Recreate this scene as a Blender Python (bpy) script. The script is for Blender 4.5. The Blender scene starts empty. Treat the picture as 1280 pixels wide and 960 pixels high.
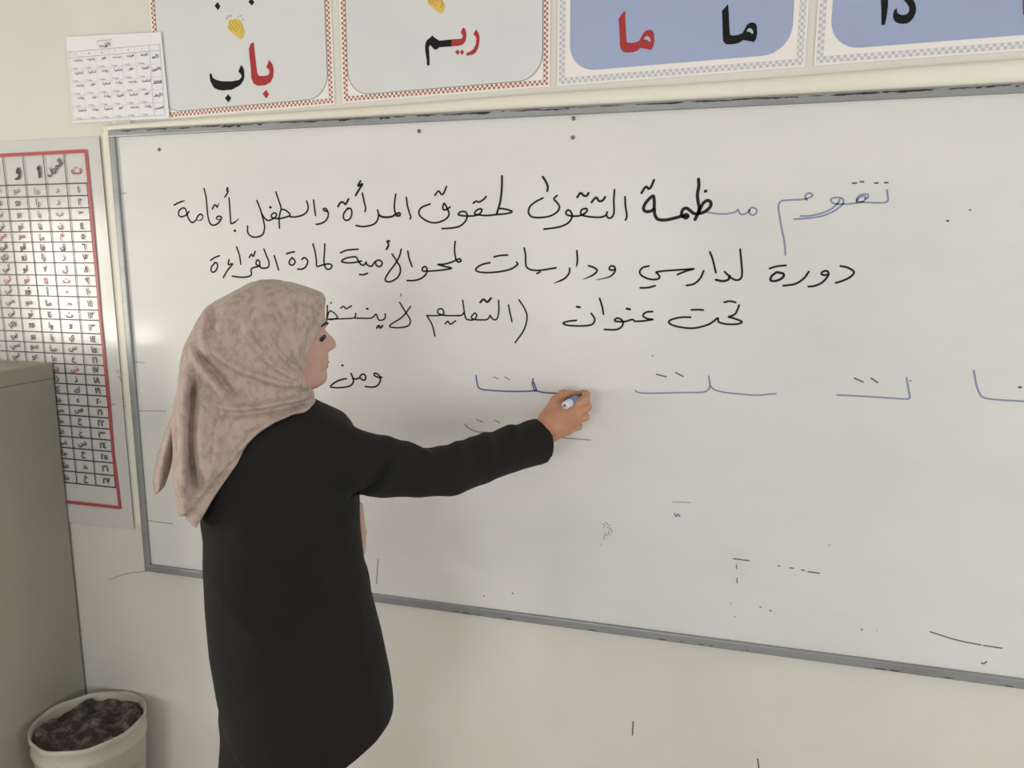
import bpy, bmesh, math, random
import numpy as np
from mathutils import Matrix, Vector
from mathutils.geometry import tessellate_polygon
random.seed(7); RNG = np.random.RandomState(7)
SC = bpy.context.scene
COL = SC.collection

# ------------------------------------------------------------------ camera, world, exposure, large lights
F_PX, YAW, PITCH = 970.0, 0.27944752, 0.16958285
CAM = np.array([1.57346057, -1.71764213, 1.74355126])
_r = np.array([math.cos(YAW), math.sin(YAW), 0.0])
_f = np.array([-math.sin(YAW)*math.cos(PITCH), math.cos(YAW)*math.cos(PITCH), -math.sin(PITCH)])
_u = np.cross(_r, _f)
cd = bpy.data.cameras.new('camera'); cam = bpy.data.objects.new('camera', cd); COL.objects.link(cam)
cd.sensor_width = 36.0; cd.lens = 36.0*F_PX/1280.0; cd.clip_start = 0.05
cam.matrix_world = Matrix(((_r[0], _u[0], -_f[0], CAM[0]), (_r[1], _u[1], -_f[1], CAM[1]), (_r[2], _u[2], -_f[2], CAM[2]), (0, 0, 0, 1)))
SC.camera = cam
SC.view_settings.view_transform = 'Standard'; SC.view_settings.look = 'None'
SC.view_settings.gamma = 1.0; SC.view_settings.use_curve_mapping = False
SC.view_settings.exposure = -0.31
world = bpy.data.worlds.new('sky_world'); SC.world = world; world.use_nodes = True
bg = world.node_tree.nodes['Background']; bg.inputs[0].default_value = (0.75, 0.85, 1.0, 1); bg.inputs[1].default_value = 1.0

def area(name, loc, rot, sx, sy, power, color):
    l = bpy.data.lights.new(name, 'AREA'); l.shape = 'RECTANGLE'; l.size = sx; l.size_y = sy
    l.energy = power; l.color = color
    o = bpy.data.objects.new(name, l); COL.objects.link(o); o.location = loc; o.rotation_euler = rot
    return o
ROOM = dict(x0=-1.5, x1=4.4, y0=-5.2, y1=0.02, z1=3.1)
# window openings: (wall, a0, a1, z0, z1)
WIN = [('right', -4.7, -3.3, 1.0, 2.4), ('right', -2.6, -1.2, 0.7, 2.1), ('left', -4.7, -3.1, 1.0, 2.4), ('left', -1.60, -1.05, 1.14, 1.95), ('left', -1.90, -1.68, 1.14, 1.36), ('rear', -0.4, 1.2, 0.9, 2.3)]
R90 = math.pi/2
area('daylight_right_far', (ROOM['x1']+0.05, -4.0, 1.7), (0, R90, 0), 1.3, 1.3, 10, (1.0, 1.0, 1.0))
area('daylight_right_near', (ROOM['x1']+0.05, -1.9, 1.4), (0, R90, 0), 1.3, 1.3, 55, (1.0, 1.0, 1.0))
area('daylight_left_far', (ROOM['x0']-0.05, -3.9, 1.7), (0, -R90, 0), 1.3, 1.5, 14, (1.0, 1.0, 1.0))
area('daylight_left_near', (ROOM['x0']-0.05, -1.325, 1.545), (0, -R90, 0), 0.75, 0.5, 24, (1.0, 0.93, 0.82))
area('daylight_left_vent', (ROOM['x0']-0.05, -1.79, 1.25), (0, -R90, 0), 0.20, 0.20, 13, (1.0, 0.95, 0.87))
area('daylight_rear', (0.4, ROOM['y0']-0.05, 1.6), (R90, 0, 0), 1.5, 1.3, 43, (1.0, 1.0, 1.0))

# ------------------------------------------------------------------ pixel -> place on a known plane (used for print on the wall and board)
def ray(q):
    return _f + (q[0]-640)/F_PX*_r - (q[1]-480)/F_PX*_u
def on_y(q, y=0.0):
    d = ray(q); t = (y-CAM[1])/d[1]; return CAM + t*d

# ------------------------------------------------------------------ materials
MAT = {}
def mat(name, color, rough=0.6, spec=0.5, metal=0.0, noise=None, bump=None, coat=0.0, alpha=None, sheen=0.0):
    """noise = (scale, color2, detail, lo, hi, (sx,sy,sz)); bump = (scale, strength)"""
    if name in MAT: return MAT[name]
    m = bpy.data.materials.new(name); m.use_nodes = True; nt = m.node_tree; n = nt.nodes; L = nt.links
    b = n['Principled BSDF']; b.inputs['Base Color'].default_value = (*color, 1); b.inputs['Roughness'].default_value = rough
    b.inputs['Metallic'].default_value = metal; b.inputs['Specular IOR Level'].default_value = spec
    b.inputs['Coat Weight'].default_value = coat; b.inputs['Coat Roughness'].default_value = 0.12
    if sheen: b.inputs['Sheen Weight'].default_value = sheen
    tc = n.new('ShaderNodeTexCoord')
    if noise:
        sc, c2, det, lo, hi, st = noise
        mp = n.new('ShaderNodeMapping'); mp.inputs['Scale'].default_value = st
        L.new(tc.outputs['Object'], mp.inputs[0])
        t = n.new('ShaderNodeTexNoise'); t.inputs['Scale'].default_value = sc; t.inputs['Detail'].default_value = det; t.inputs['Roughness'].default_value = 0.65
        L.new(mp.outputs[0], t.inputs[0])
        cr = n.new('ShaderNodeValToRGB'); cr.color_ramp.elements[0].position = lo; cr.color_ramp.elements[1].position = hi
        cr.color_ramp.elements[0].color = (*color, 1); cr.color_ramp.elements[1].color = (*c2, 1)
        L.new(t.outputs[0], cr.inputs[0]); L.new(cr.outputs[0], b.inputs['Base Color'])
    if bump:
        t2 = n.new('ShaderNodeTexNoise'); t2.inputs['Scale'].default_value = bump[0]; t2.inputs['Detail'].default_value = 5
        L.new(tc.outputs['Object'], t2.inputs[0])
        bp = n.new('ShaderNodeBump'); bp.inputs['Strength'].default_value = bump[1]; bp.inputs['Distance'].default_value = 0.004
        L.new(t2.outputs[0], bp.inputs['Height']); L.new(bp.outputs[0], b.inputs['Normal'])
    if alpha is not None: b.inputs['Alpha'].default_value = alpha
    MAT[name] = m; return m
def checker_mat(name, c1, c2, size):
    m = bpy.data.materials.new(name); m.use_nodes = True; nt = m.node_tree; n = nt.nodes
    uv = n.new('ShaderNodeUVMap'); ck = n.new('ShaderNodeTexChecker')
    ck.inputs['Color1'].default_value = (*c1, 1); ck.inputs['Color2'].default_value = (*c2, 1); ck.inputs['Scale'].default_value = 1.0/size
    nt.links.new(uv.outputs[0], ck.inputs[0]); nt.links.new(ck.outputs[0], n['Principled BSDF'].inputs['Base Color'])
    n['Principled BSDF'].inputs['Roughness'].default_value = 0.5
    MAT[name] = m; return m

WALL = mat('cream_wall_paint', (0.71, 0.69, 0.63), 0.55, 0.3, noise=(2.2, (0.665, 0.635, 0.565), 6, 0.42, 0.75, (1, 1, 1)), bump=(30, 0.06))
FLOOR = mat('grey_concrete_floor', (0.48, 0.46, 0.42), 0.7, 0.3, noise=(5, (0.40, 0.38, 0.345), 5, 0.4, 0.7, (1, 1, 1)))
CEIL = mat('white_ceiling_paint', (0.78, 0.77, 0.73), 0.8, 0.2)
BOARD = mat('white_board_enamel', (0.72, 0.71, 0.685), 0.45, 0.35, coat=0.12, noise=(3.0, (0.665, 0.66, 0.64), 7, 0.45, 0.8, (1, 1, 2.2)))
ALU = mat('grey_aluminium_rail', (0.30, 0.31, 0.32), 0.42, 0.5, 0.35, noise=(14, (0.22, 0.225, 0.23), 4, 0.5, 0.75, (0.3, 1, 1)))
GRIME = mat('black_grime', (0.03, 0.03, 0.03), 0.8)
CREAM = mat('cream_trim_paint', (0.83, 0.79, 0.68), 0.4, 0.4, noise=(6, (0.75, 0.70, 0.58), 5, 0.45, 0.8, (0.3, 1, 1)), bump=(25, 0.1))
WHITE = mat('white_frame_paint', (0.8, 0.79, 0.76), 0.4)
GLASS = mat('window_glass', (0.9, 0.95, 1.0), 0.05, alpha=0.15)
INK_K = mat('black_marker_ink', (0.025, 0.022, 0.02), 0.6, 0.15)
INK_G = mat('faded_black_ink', (0.12, 0.115, 0.11), 0.6, 0.15)
INK_B = mat('faded_blue_ink', (0.25, 0.29, 0.42), 0.6, 0.15)
INK_D = mat('fresh_blue_ink', (0.09, 0.12, 0.32), 0.6, 0.15)

# ------------------------------------------------------------------ mesh helpers
def tag(o, label=None, cat=None, group=None, kind=None):
    if label: o['label'] = label
    if cat: o['category'] = cat
    if group: o['group'] = group
    if kind: o['kind'] = kind
    return o
def link(name, me, m=None, parent=None):
    o = bpy.data.objects.new(name, me); COL.objects.link(o)
    if m is not None: me.materials.append(m)
    if parent is not None: o.parent = parent
    return o
def empty(name, loc, rz=0.0):
    o = bpy.data.objects.new(name, None); COL.objects.link(o); o.location = loc; o.rotation_euler = (0, 0, rz)
    o.empty_display_size = 0.05
    return o
def pyd(name, V, Fc, m=None, parent=None, smooth=False, origin=(0, 0, 0)):
    me = bpy.data.meshes.new(name)
    o3 = Vector(origin)
    me.from_pydata([Vector(v)-o3 for v in V], [], Fc); me.update()
    if smooth:
        me.polygons.foreach_set('use_smooth', [True]*len(me.polygons))
    return link(name, me, m, parent)
def box(bm, a, b, bevel=0.0, seg=2):
    """axis aligned box between corners a and b"""
    g = bmesh.ops.create_cube(bm, size=1.0)['verts']
    s = [b[i]-a[i] for i in range(3)]; c = [(a[i]+b[i])/2 for i in range(3)]
    for v in g: v.co = Vector((v.co.x*s[0]+c[0], v.co.y*s[1]+c[1], v.co.z*s[2]+c[2]))
    if bevel:
        es = list({e for v in g for e in v.link_edges})
        bmesh.ops.bevel(bm, geom=es, offset=bevel, segments=seg, profile=0.6, affect='EDGES')
def bmobj(name, bm, m=None, parent=None, smooth=False, origin=(0, 0, 0)):
    if any(origin): bmesh.ops.translate(bm, verts=bm.verts, vec=[-c for c in origin])
    bmesh.ops.recalc_face_normals(bm, faces=bm.faces)
    me = bpy.data.meshes.new(name); bm.to_mesh(me); bm.free()
    if smooth: me.polygons.foreach_set('use_smooth', [True]*len(me.polygons))
    return link(name, me, m, parent)
def boxobj(name, a, b, m, parent=None, bevel=0.0, origin=(0, 0, 0)):
    bm = bmesh.new(); box(bm, a, b, bevel); return bmobj(name, bm, m, parent, origin=origin)
def lathe(bm, prof, n=48, center=(0, 0, 0), cap0=False, cap1=False):
    rings = []
    for r, z in prof:
        rings.append([bm.verts.new((center[0]+r*math.cos(2*math.pi*i/n), center[1]+r*math.sin(2*math.pi*i/n), center[2]+z)) for i in range(n)])
    for a, b in zip(rings, rings[1:]):
        for i in range(n):
            bm.faces.new((a[i], a[(i+1) % n], b[(i+1) % n], b[i]))
    if cap0: bm.faces.new(rings[0][::-1])
    if cap1: bm.faces.new(rings[-1])
def tube(bm, pts, rad, n=10, cap=True):
    P = [Vector(p) for p in pts]; R_ = rad if hasattr(rad, '__len__') else [rad]*len(P)
    rings = []; prev = None
    for i, p in enumerate(P):
        t = (P[min(i+1, len(P)-1)]-P[max(i-1, 0)]).normalized()
        if prev is None:
            a = t.orthogonal().normalized()
        else:
            a = (prev - t*prev.dot(t)).normalized()
        prev = a; b = t.cross(a)
        rings.append([bm.verts.new(p+(a*math.cos(2*math.pi*k/n)+b*math.sin(2*math.pi*k/n))*R_[i]) for k in range(n)])
    for x, y in zip(rings, rings[1:]):
        for k in range(n): bm.faces.new((x[k], x[(k+1) % n], y[(k+1) % n], y[k]))
    if cap:
        bm.faces.new(rings[0][::-1]); bm.faces.new(rings[-1])
def spline(pts, n=8):
    P = [np.array(p, float) for p in pts]
    if len(P) < 3: return P
    Q = [2*P[0]-P[1]]+P+[2*P[-1]-P[-2]]; out = []
    for i in range(1, len(Q)-2):
        p0, p1, p2, p3 = Q[i-1:i+3]
        for k in range(n):
            t = k/n
            out.append(0.5*((2*p1)+(p2-p0)*t+(2*p0-5*p1+4*p2-p3)*t*t+(3*p1-p0-3*p2+p3)*t**3))
    out.append(P[-1]); return out

# ------------------------------------------------------------------ the room
def struct(o): o['kind'] = 'structure'; return o
X0, X1, Y0, Y1, Z1 = ROOM['x0'], ROOM['x1'], ROOM['y0'], ROOM['y1'], ROOM['z1']
TH = 0.15
struct(boxobj('floor', (X0-TH, Y0-TH, -0.1), (X1+TH, Y1+TH, 0.0), FLOOR))
struct(boxobj('ceiling', (X0-TH, Y0-TH, Z1), (X1+TH, Y1+TH, Z1+0.1), CEIL))
wall_board = struct(boxobj('wall_front', (X0-TH, Y1, 0.0), (X1+TH, Y1+TH, Z1), WALL))
def wall_holes(name, axis, p0, p1, a0, a1, wins):
    bm = bmesh.new()
    def bx(b0, b1, z0, z1):
        if b1-b0 < 1e-4 or z1-z0 < 1e-4: return
        if axis == 'x': box(bm, (p0, b0, z0), (p1, b1, z1))
        else: box(bm, (b0, p0, z0), (b1, p1, z1))
    cur = a0
    for (b0, b1, z0, z1) in sorted(wins):
        bx(cur, b0, 0, Z1); bx(b0, b1, 0, z0); bx(b0, b1, z1, Z1); cur = b1
    bx(cur, a1, 0, Z1)
    return struct(bmobj(name, bm, WALL))
wall_holes('wall_right', 'x', X1, X1+TH, Y0, Y1, [w[1:] for w in WIN if w[0] == 'right'])
wall_holes('wall_left', 'x', X0-TH, X0, Y0, Y1, [w[1:] for w in WIN if w[0] == 'left'])
wall_holes('wall_rear', 'y', Y0-TH, Y0, X0-TH, X1+TH, [w[1:] for w in WIN if w[0] == 'rear'])
for k, (side, a0, a1, z0, z1) in enumerate(WIN):
    e = struct(empty('window_%d' % (k+1), (0, 0, 0)))
    bm = bmesh.new(); t = 0.04
    pl = {'right': X1+0.09, 'left': X0-0.12, 'rear': Y0-0.12}[side]
    def bx(b0, b1, c0, c1, d0=0.0, d1=0.03):
        if side == 'rear': box(bm, (b0, pl+d0, c0), (b1, pl+d1, c1), 0.003, 1)
        else: box(bm, (pl+d0, b0, c0), (pl+d1, b1, c1), 0.003, 1)
    bx(a0, a1, z0, z0+t); bx(a0, a1, z1-t, z1); bx(a0, a0+t, z0+t, z1-t); bx(a1-t, a1, z0+t, z1-t)
    if a1-a0 > 0.8: bx((a0+a1)/2-t/2, (a0+a1)/2+t/2, z0+t, z1-t)
    bmobj('window_frame', bm, WHITE, e)
    bm = bmesh.new(); bx(a0+t, a1-t, z0+t, z1-t, 0.013, 0.017); bmobj('pane', bm, GLASS, e)
# cream ledge above the board and strip beside it
bm = bmesh.new()
prof = [(0.0, 0.020), (0.02, 0.006), (0.12, 0.001), (0.45, 0.0), (0.75, 0.002), (0.93, 0.007), (1.0, 0.014), (1.0, 0.020)]
N = 60; rows = []
for i in range(N+1):
    x = -0.03+2.5*i/N; ht = 0.016+0.030*max(0, x)/2.1+0.0012*math.sin(x*7)
    rows.append([bm.verts.new((x, y+0.0015*math.sin(x*9)*(y < 0.01), 2.0505+dz*ht)) for dz, y in prof])
for a, b in zip(rows, rows[1:]):
    for j in range(len(prof)-1): bm.faces.new((a[j], b[j], b[j+1], a[j+1]))
bm.faces.new(rows[0][::-1]); bm.faces.new(rows[-1])
struct(bmobj('trim_1', bm, CREAM, smooth=True))
struct(boxobj('trim_2', (-0.027, 0.004, 0.98), (-0.004, 0.02, 2.052), CREAM, bevel=0.004))

# ------------------------------------------------------------------ print helpers (flat lettering lying on its sheet)
class Print:
    def __init__(s): s.V = []; s.F = []; s.k = 0
    def poly(s, P, y):
        o = len(s.V); s.V += [(p[0], y, p[1]) for p in P]
        for t in tessellate_polygon([[Vector((p[0], p[1], 0)) for p in P]]): s.F.append([i+o for i in t])
    def stroke(s, P, width, y, taper=False):
        """ribbon in the x-z plane with round ends"""
        s.k += 1; y = y-(s.k % 24)*1.2e-5
        P = [np.array(p, float) for p in P]; n = len(P)
        if n == 1: P = [P[0], P[0]+np.array([1e-4, 0])]; n = 2
        W = [width/2]*n
        if taper:
            for i in range(n): W[i] = width/2*min(1.0, 0.35+(n-1-i)/max(1, n*0.35))
        L_, R_ = [], []
        for i in range(n):
            t = P[min(i+1, n-1)]-P[max(i-1, 0)]; t = t/(np.linalg.norm(t)+1e-12); nn = np.array([-t[1], t[0]])
            L_.append(P[i]+nn*W[i]); R_.append(P[i]-nn*W[i])
        o = len(s.V)
        for a, b in zip(L_, R_): s.V += [(a[0], y, a[1]), (b[0], y, b[1])]
        for i in range(n-1): s.F.append((o+2*i, o+2*i+1, o+2*i+3, o+2*i+2))
        for c, w in ((P[0], W[0]), (P[-1], W[-1])):
            o = len(s.V); s.V += [(c[0]+w*math.cos(a), y+4e-6, c[1]+w*math.sin(a)) for a in np.linspace(0, 2*math.pi, 8, endpoint=False)]
            s.F.append(tuple(range(o, o+8)))
    def build(s, name, m, parent, label=None):
        o = pyd(name, s.V, s.F, m, parent)
        if label: o['label'] = label
        # children of things placed at the origin keep world coordinates
        return o
def rounded(x0, x1, z0, z1, r, n=8):
    P = []
    for cx, cz, a0 in ((x1-r, z1-r, 0), (x0+r, z1-r, 90), (x0+r, z0+r, 180), (x1-r, z0+r, 270)):
        for k in range(n+1):
            a = math.radians(a0+90*k/n); P.append((cx+r*math.cos(a), cz+r*math.sin(a)))
    return P
# Arabic shaping for printed text (isolated / final / initial / medial presentation forms)
DUAL = dict(zip('بتثجحخسشصضطظعغفقكلمنهيئ', [0xFE8F, 0xFE95, 0xFE99, 0xFE9D, 0xFEA1, 0xFEA5, 0xFEB1, 0xFEB5, 0xFEB9, 0xFEBD, 0xFEC1, 0xFEC5, 0xFEC9, 0xFECD, 0xFED1, 0xFED5, 0xFED9, 0xFEDD, 0xFEE1, 0xFEE5, 0xFEE9, 0xFEF1, 0xFE89]))
RIGHT = dict(zip('ادذرزوةىأؤ', [0xFE8D, 0xFEA9, 0xFEAB, 0xFEAD, 0xFEAF, 0xFEED, 0xFE93, 0xFEEF, 0xFE83, 0xFE85]))
def shape_word(w):
    out = []; i = 0; joined = False
    while i < len(w):
        c = w[i]
        if c == 'ل' and i+1 < len(w) and w[i+1] in 'اأ':
            base = 0xFEFB if w[i+1] == 'ا' else 0xFEF7
            out.append(chr(base+(1 if joined else 0))); joined = False; i += 2; continue
        nxt = w[i+1] if i+1 < len(w) else ''
        if c in DUAL:
            nj = nxt in DUAL or nxt in RIGHT if nxt else False
            out.append(chr(DUAL[c]+(3 if joined and nj else 1 if joined else 2 if nj else 0))); joined = nj
        elif c in RIGHT:
            out.append(chr(RIGHT[c]+(1 if joined else 0))); joined = False
        elif c == 'ء':
            out.append('\uFE80'); joined = False
        else:
            out.append(c); joined = False
        i += 1
    return ''.join(reversed(out))
def shape_text(t):
    return ' '.join(w if w and w[0] in '٠١٢٣٤٥٦٧٨٩' else shape_word(w) for w in reversed(t.split(' ')))
_TX = {}
def glyphs(text, bold=0.0):
    k = (text, bold)
    if k in _TX: return _TX[k]
    c = bpy.data.curves.new('print', 'FONT'); c.body = shape_text(text); c.offset = bold; c.resolution_u = 3
    c.align_x = 'CENTER'; c.fill_mode = 'FRONT'
    o = bpy.data.objects.new('print', c); COL.objects.link(o)
    bpy.context.view_layer.update()
    me = bpy.data.meshes.new_from_object(o.evaluated_get(bpy.context.evaluated_depsgraph_get()))
    V = [tuple(v.co)[:2] for v in me.vertices]; Fc = [tuple(p.vertices) for p in me.polygons]
    bpy.data.objects.remove(o); bpy.data.curves.remove(c); bpy.data.meshes.remove(me)
    _TX[k] = (V, Fc); return V, Fc
def put_text(pr, text, x, z, h, y, bold=0.0, ang=0.0, maxw=None):
    V, Fc = glyphs(text, bold)
    if not V: return
    A = np.array(V); lo, hi = A.min(0), A.max(0)
    s = h
    if maxw and (hi[0]-lo[0])*s > maxw: s = maxw/(hi[0]-lo[0])
    A = (A-(lo+hi)/2)*s; ca, sa = math.cos(ang), math.sin(ang)
    o = len(pr.V)
    pr.V += [(x+a*ca-b*sa, y, z+a*sa+b*ca) for a, b in A]; pr.F += [tuple(i+o for i in f) for f in Fc]

# ------------------------------------------------------------------ whiteboard
wb = tag(empty('whiteboard', (0, 0, 0)), 'large white marker board with grey metal frame and Arabic handwriting', 'whiteboard')
BW, BZ0, BZ1 = 2.4, 0.85, 2.05
boxobj('panel', (0.015, 0.0, BZ0+0.015), (BW-0.015, 0.018, BZ1-0.015), BOARD, wb)
boxobj('frame_rail', (0, -0.008, BZ0+0.020), (0.019, 0.02, BZ1-0.016), ALU, wb, 0.003)
boxobj('frame_rail', (BW-0.019, -0.008, BZ0+0.020), (BW, 0.02, BZ1-0.016), ALU, wb, 0.003)
boxobj('frame_rail', (0, -0.008, BZ1-0.017), (BW, 0.02, BZ1), ALU, wb, 0.003)
boxobj('frame_rail', (0, -0.009, BZ0), (BW, 0.02, BZ0+0.021), ALU, wb, 0.003)
# black grime blotches along the top rail, a darker lip under the bottom rail
pr = Print(); x = 0.02
for k in range(150):
    x = random.uniform(0.03, 2.3); l = random.uniform(0.004, 0.05); h = random.uniform(0.0008, 0.004)*(1.6 if random.random() < 0.15 else 1)
    zc = BZ1-0.0015-h/2-random.uniform(0, 0.002)
    n = 7; e = lambda i: math.sin(math.pi*(i+.4)/(n+.8))**.5
    up = [(x+l*i/n, zc+h/2*random.uniform(.5, 1)*e(i)) for i in range(n+1)]; dn = [(x+l*i/n, zc-h/2*random.uniform(.2, 1.5)*e(i)) for i in range(n, -1, -1)]
    pr.poly(up+dn, -0.0084-k*2e-6)
for k in range(26):
    xx = random.uniform(0.45, 2.3); l = random.uniform(0.004, 0.02)
    pr.stroke([(xx, BZ0+0.0045), (xx+l, BZ0+0.0045+random.uniform(-.001, .001))], random.uniform(.001, .0025), -0.0094)
pr.build('grime', GRIME, wb, 'black grime smudged along the metal frame')['kind'] = 'stuff'
pr = Print()
for z in (1.0,):
    for q0, q1 in (((164, 452), (181, 453.5)), ((170, 513.5), (208, 514)), ((180, 650), (216, 655)), ((147, 242.5), (158, 241.5))):
        a, b = on_y(q0, -0.0004), on_y(q1, -0.0004); pr.stroke([(a[0], a[2]), (b[0], b[2])], 0.0014, -0.0004)
pr.build('pen_tick', INK_G, wb)['kind'] = 'stuff'
for q in ((199, 187), (716, 172), (717, 148), (524, 164)):
    c = on_y(q); bm = bmesh.new(); lathe(bm, [(0.0, 0.004), (0.002, 0.0038), (0.0042, 0.002), (0.0045, 0.0)], 14)
    bmesh.ops.rotate(bm, verts=bm.verts, cent=(0, 0, 0), matrix=Matrix.Rotation(math.pi/2, 3, 'X'))
    bmesh.ops.translate(bm, verts=bm.verts, vec=(c[0], 0.0, c[2])); bmobj('screw', bm, mat('dull_screw_steel', (0.2, 0.19, 0.18), 0.5, metal=0.6), wb, True)

# handwriting: each entry is (x, y, scale, [strokes]) read from an enlarged crop of the photograph and laid on the board's face
def S_(s): return [tuple(map(float, p.split(','))) for p in s.split()]
def write(name, ox, oy, sc, strokes, width, m, label, taper=False):
    parts = []
    for s in strokes:
        pr = Print(); w = width
        if isinstance(s, tuple): s, w = s
        P = S_(s); P = [(ox+a/sc, oy+b/sc) for a, b in P]
        P = spline(P, 6) if len(P) > 2 else P
        Q = [on_y(q, -0.0005) for q in P]
        pr.stroke([(q[0], q[2]) for q in Q], w, -0.0005, taper and len(P) > 4); parts.append((len(P), pr))
    parts.sort(key=lambda t: -t[0])
    o = parts[0][1].build('handwriting', m, wb, label)
    for _, pr in parts[1:]: pr.build('pen_stroke', m, o)
    return o
W1, W2, WD = 0.0042, 0.0036, 0.0062
write('w', 200, 210, 8, ['140,372 190,345 250,325', '290,435 262,470 215,488 186,470 190,430 225,400 255,410 268,455 285,505 318,545 355,525 380,480 405,462 428,480 415,515 390,525 368,518',
    '440,205 460,290 470,400 482,500 505,560 535,572 570,560 600,530 615,495 595,482 570,490 565,510 590,515 610,505', '522,410 545,370 560,375 572,390 590,350',
    ('675,200 672,225 680,232', 0.006), '682,232 665,265 640,300', '690,300 698,400 705,520 712,555 750,540 790,505', ('745,627 752,628', WD)], W1, INK_K, 'black handwritten word at the left end of the first line', True)
write('w', 200, 210, 8, ['968,325 1005,420 1035,530 1045,600 1025,665 970,690 915,685 878,645 875,580', '1010,440 1030,480 1060,515 1090,525 1125,510 1155,490 1165,460 1140,450 1115,470 1115,490 1150,503 1200,505 1280,485 1300,465 1260,425 1218,412',
    ('1102,393 1107,394', WD), '1158,240 1185,320 1210,400 1200,450 1190,500 1192,560 1195,600', '1465,330 1480,380 1475,425 1445,460 1400,480 1340,490 1295,486',
    '1535,320 1545,400 1555,475', '1675,435 1640,425 1635,408 1660,408 1682,450 1675,500 1640,540 1590,560 1560,563'], W1, INK_K, 'black handwritten word with a tall crossed stem, second from left in the first line')
write('w', 340, 210, 8, ['760,400 720,450 715,500 745,525 785,500 798,445 785,405 755,410', ('660,385 685,345 715,345 735,362 765,310', 0.005), ('885,130 860,180 905,160 870,215 835,275', 0.005), '903,250 920,330 935,400 930,435',
    '1055,420 1065,470 1055,520 1020,560 960,580 900,585 840,575', ('1065,465 1100,488 1150,492 1200,485 1240,460 1275,450 1278,475 1245,478', 0.005), '1237,262 1225,350 1225,420 1240,462', '1343,295 1355,380 1375,450 1388,490 1380,510'], W1, INK_K, 'black handwritten word third from left in the first line')
write('w', 490, 210, 8, ['580,390 545,415 510,412 512,370 525,355 550,400 570,455 550,500 490,535 420,548 350,530 290,490 268,445 295,395 380,360', '428,272 465,230 490,260 515,255 545,185',
    '1070,405 1130,410 1200,435 1150,455 1050,465 950,475 880,470 830,460 830,440 860,415 895,410 895,435 870,462 820,478 750,480 690,475 662,462 690,437 735,440 752,475 735,530 680,580 600,600 500,606',
    ('1100,80 1098,200 1085,320 1065,400 1045,465', 0.005), '812,352 840,332 870,340 915,315 940,285'], W1, INK_K, 'black handwritten word with a deep bowl in the middle of the first line')
write('w', 640, 210, 8, [('308,88 340,140 358,190 352,230', 0.005), '450,275 420,310 450,345 475,390 450,440 380,480 290,495 200,488 165,445 180,385 240,335 310,300',
    '1025,218 1018,330 1020,440 1000,490 965,500 945,470 952,440', '942,470 900,490 820,492 730,480 690,460 695,420 740,405 750,430 700,470 620,482 555,470 538,445 560,420 590,440 600,490 560,550 470,590 320,612',
    ('652,293 685,250 720,278 750,275 765,250', 0.005), ('795,343 840,295 870,330 905,325 932,290', 0.005), '1130,288 1135,380 1148,480 1135,520'], W1, INK_K, 'black handwritten word with a short stroke floating above, first line')
write('w', 790, 210, 8, [('95,250 130,195 150,190 165,208 190,190 220,120', 0.0052), '225,405 190,430 140,435 115,410 130,360 170,310 210,280 222,320 222,400 230,470 260,512 330,520 410,505 500,480',
    '500,480 540,500 560,480 540,465 515,478 495,460 510,415 545,402 580,425 620,455 670,455 730,435 780,390 788,345 755,325 715,350 685,400 660,455 630,515', '665,112 668,180 655,260 660,330 672,400 662,450', ('732,233 740,230', WD)], 0.0068, INK_K, 'thick black handwritten word joined to blue letters')
write('w', 790, 210, 8, ['750,442 850,457 950,458 1030,440 1060,415 1075,450 1110,465 1160,440 1195,395 1240,410 1248,440 1215,472 1175,455 1175,415'], 0.0034, INK_B, 'faded blue letters joined to the thick black word')
write('w', 960, 210, 8, ['175,870 165,740 135,590 110,440 108,370 135,330 220,320 340,315 420,295 447,270 420,252 385,260 372,290 390,322', '325,480 420,478 540,450 640,405 700,350 720,310',
    '260,512 400,502 540,480 660,430 740,370 755,320 720,297 650,300 628,325 660,355 720,360 800,360 890,350 960,340', '885,335 895,295 940,265 995,265 1000,295 970,310', '890,340 950,335 975,300 950,280 900,310 890,335', '960,342 1060,347 1170,345 1200,320 1195,260 1190,220'], 0.0034, INK_B, 'faded blue word at the right end of the first line')
write('w', 960, 210, 8, ['845,152 885,150', '925,138 955,138', '1068,150 1100,150', '1168,147 1198,147'], 0.0032, INK_G, 'four grey dashes above the faded blue word')
write('w', 240, 290, 6.4, ['148,227 180,205 220,190', '185,245 155,280 155,315 180,318 203,285 200,250 180,245', '297,220 290,260 325,255 285,305 250,365', '357,120 380,190 390,258',
    '575,137 595,190 615,240 610,280 575,290 545,280 540,235 520,225 512,255 530,270 548,278', '535,273 475,295 475,340 445,358 390,362 322,353', '458,203 475,178 490,195 505,155', '657,190 675,245 692,303'], W1, INK_K, 'black handwritten word just above the headscarf')
write('w', 240, 290, 6.4, ['755,175 785,165 820,158', '800,205 778,235 785,262 810,262 825,235 805,208', '878,220 900,205 925,230 915,270 885,295 845,297', '967,95 985,160 995,235 1000,275 1040,265 1090,255 1118,265 1110,290 1085,298 1065,280 1055,230 1060,160 1062,95'], W1, INK_K, 'black handwritten word second from left in the second line')
write('w', 400, 290, 8, ['205,208 270,182 380,172', '415,290 340,305 265,308 215,293 260,262 320,250 360,250 380,285 410,325 440,330 462,300', '455,310 490,340 520,338 548,300 590,280 622,310 600,345 565,335 555,305', '395,425 435,427 475,412',
    ('695,90 672,95 685,130 665,173', 0.005), '720,220 765,290 800,350 800,410 770,460 710,495 660,492 655,460 690,400 750,320 795,240 812,172', '878,190 890,260 920,343'], W1, INK_K, 'black handwritten word with a crossing loop in the second line')
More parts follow.
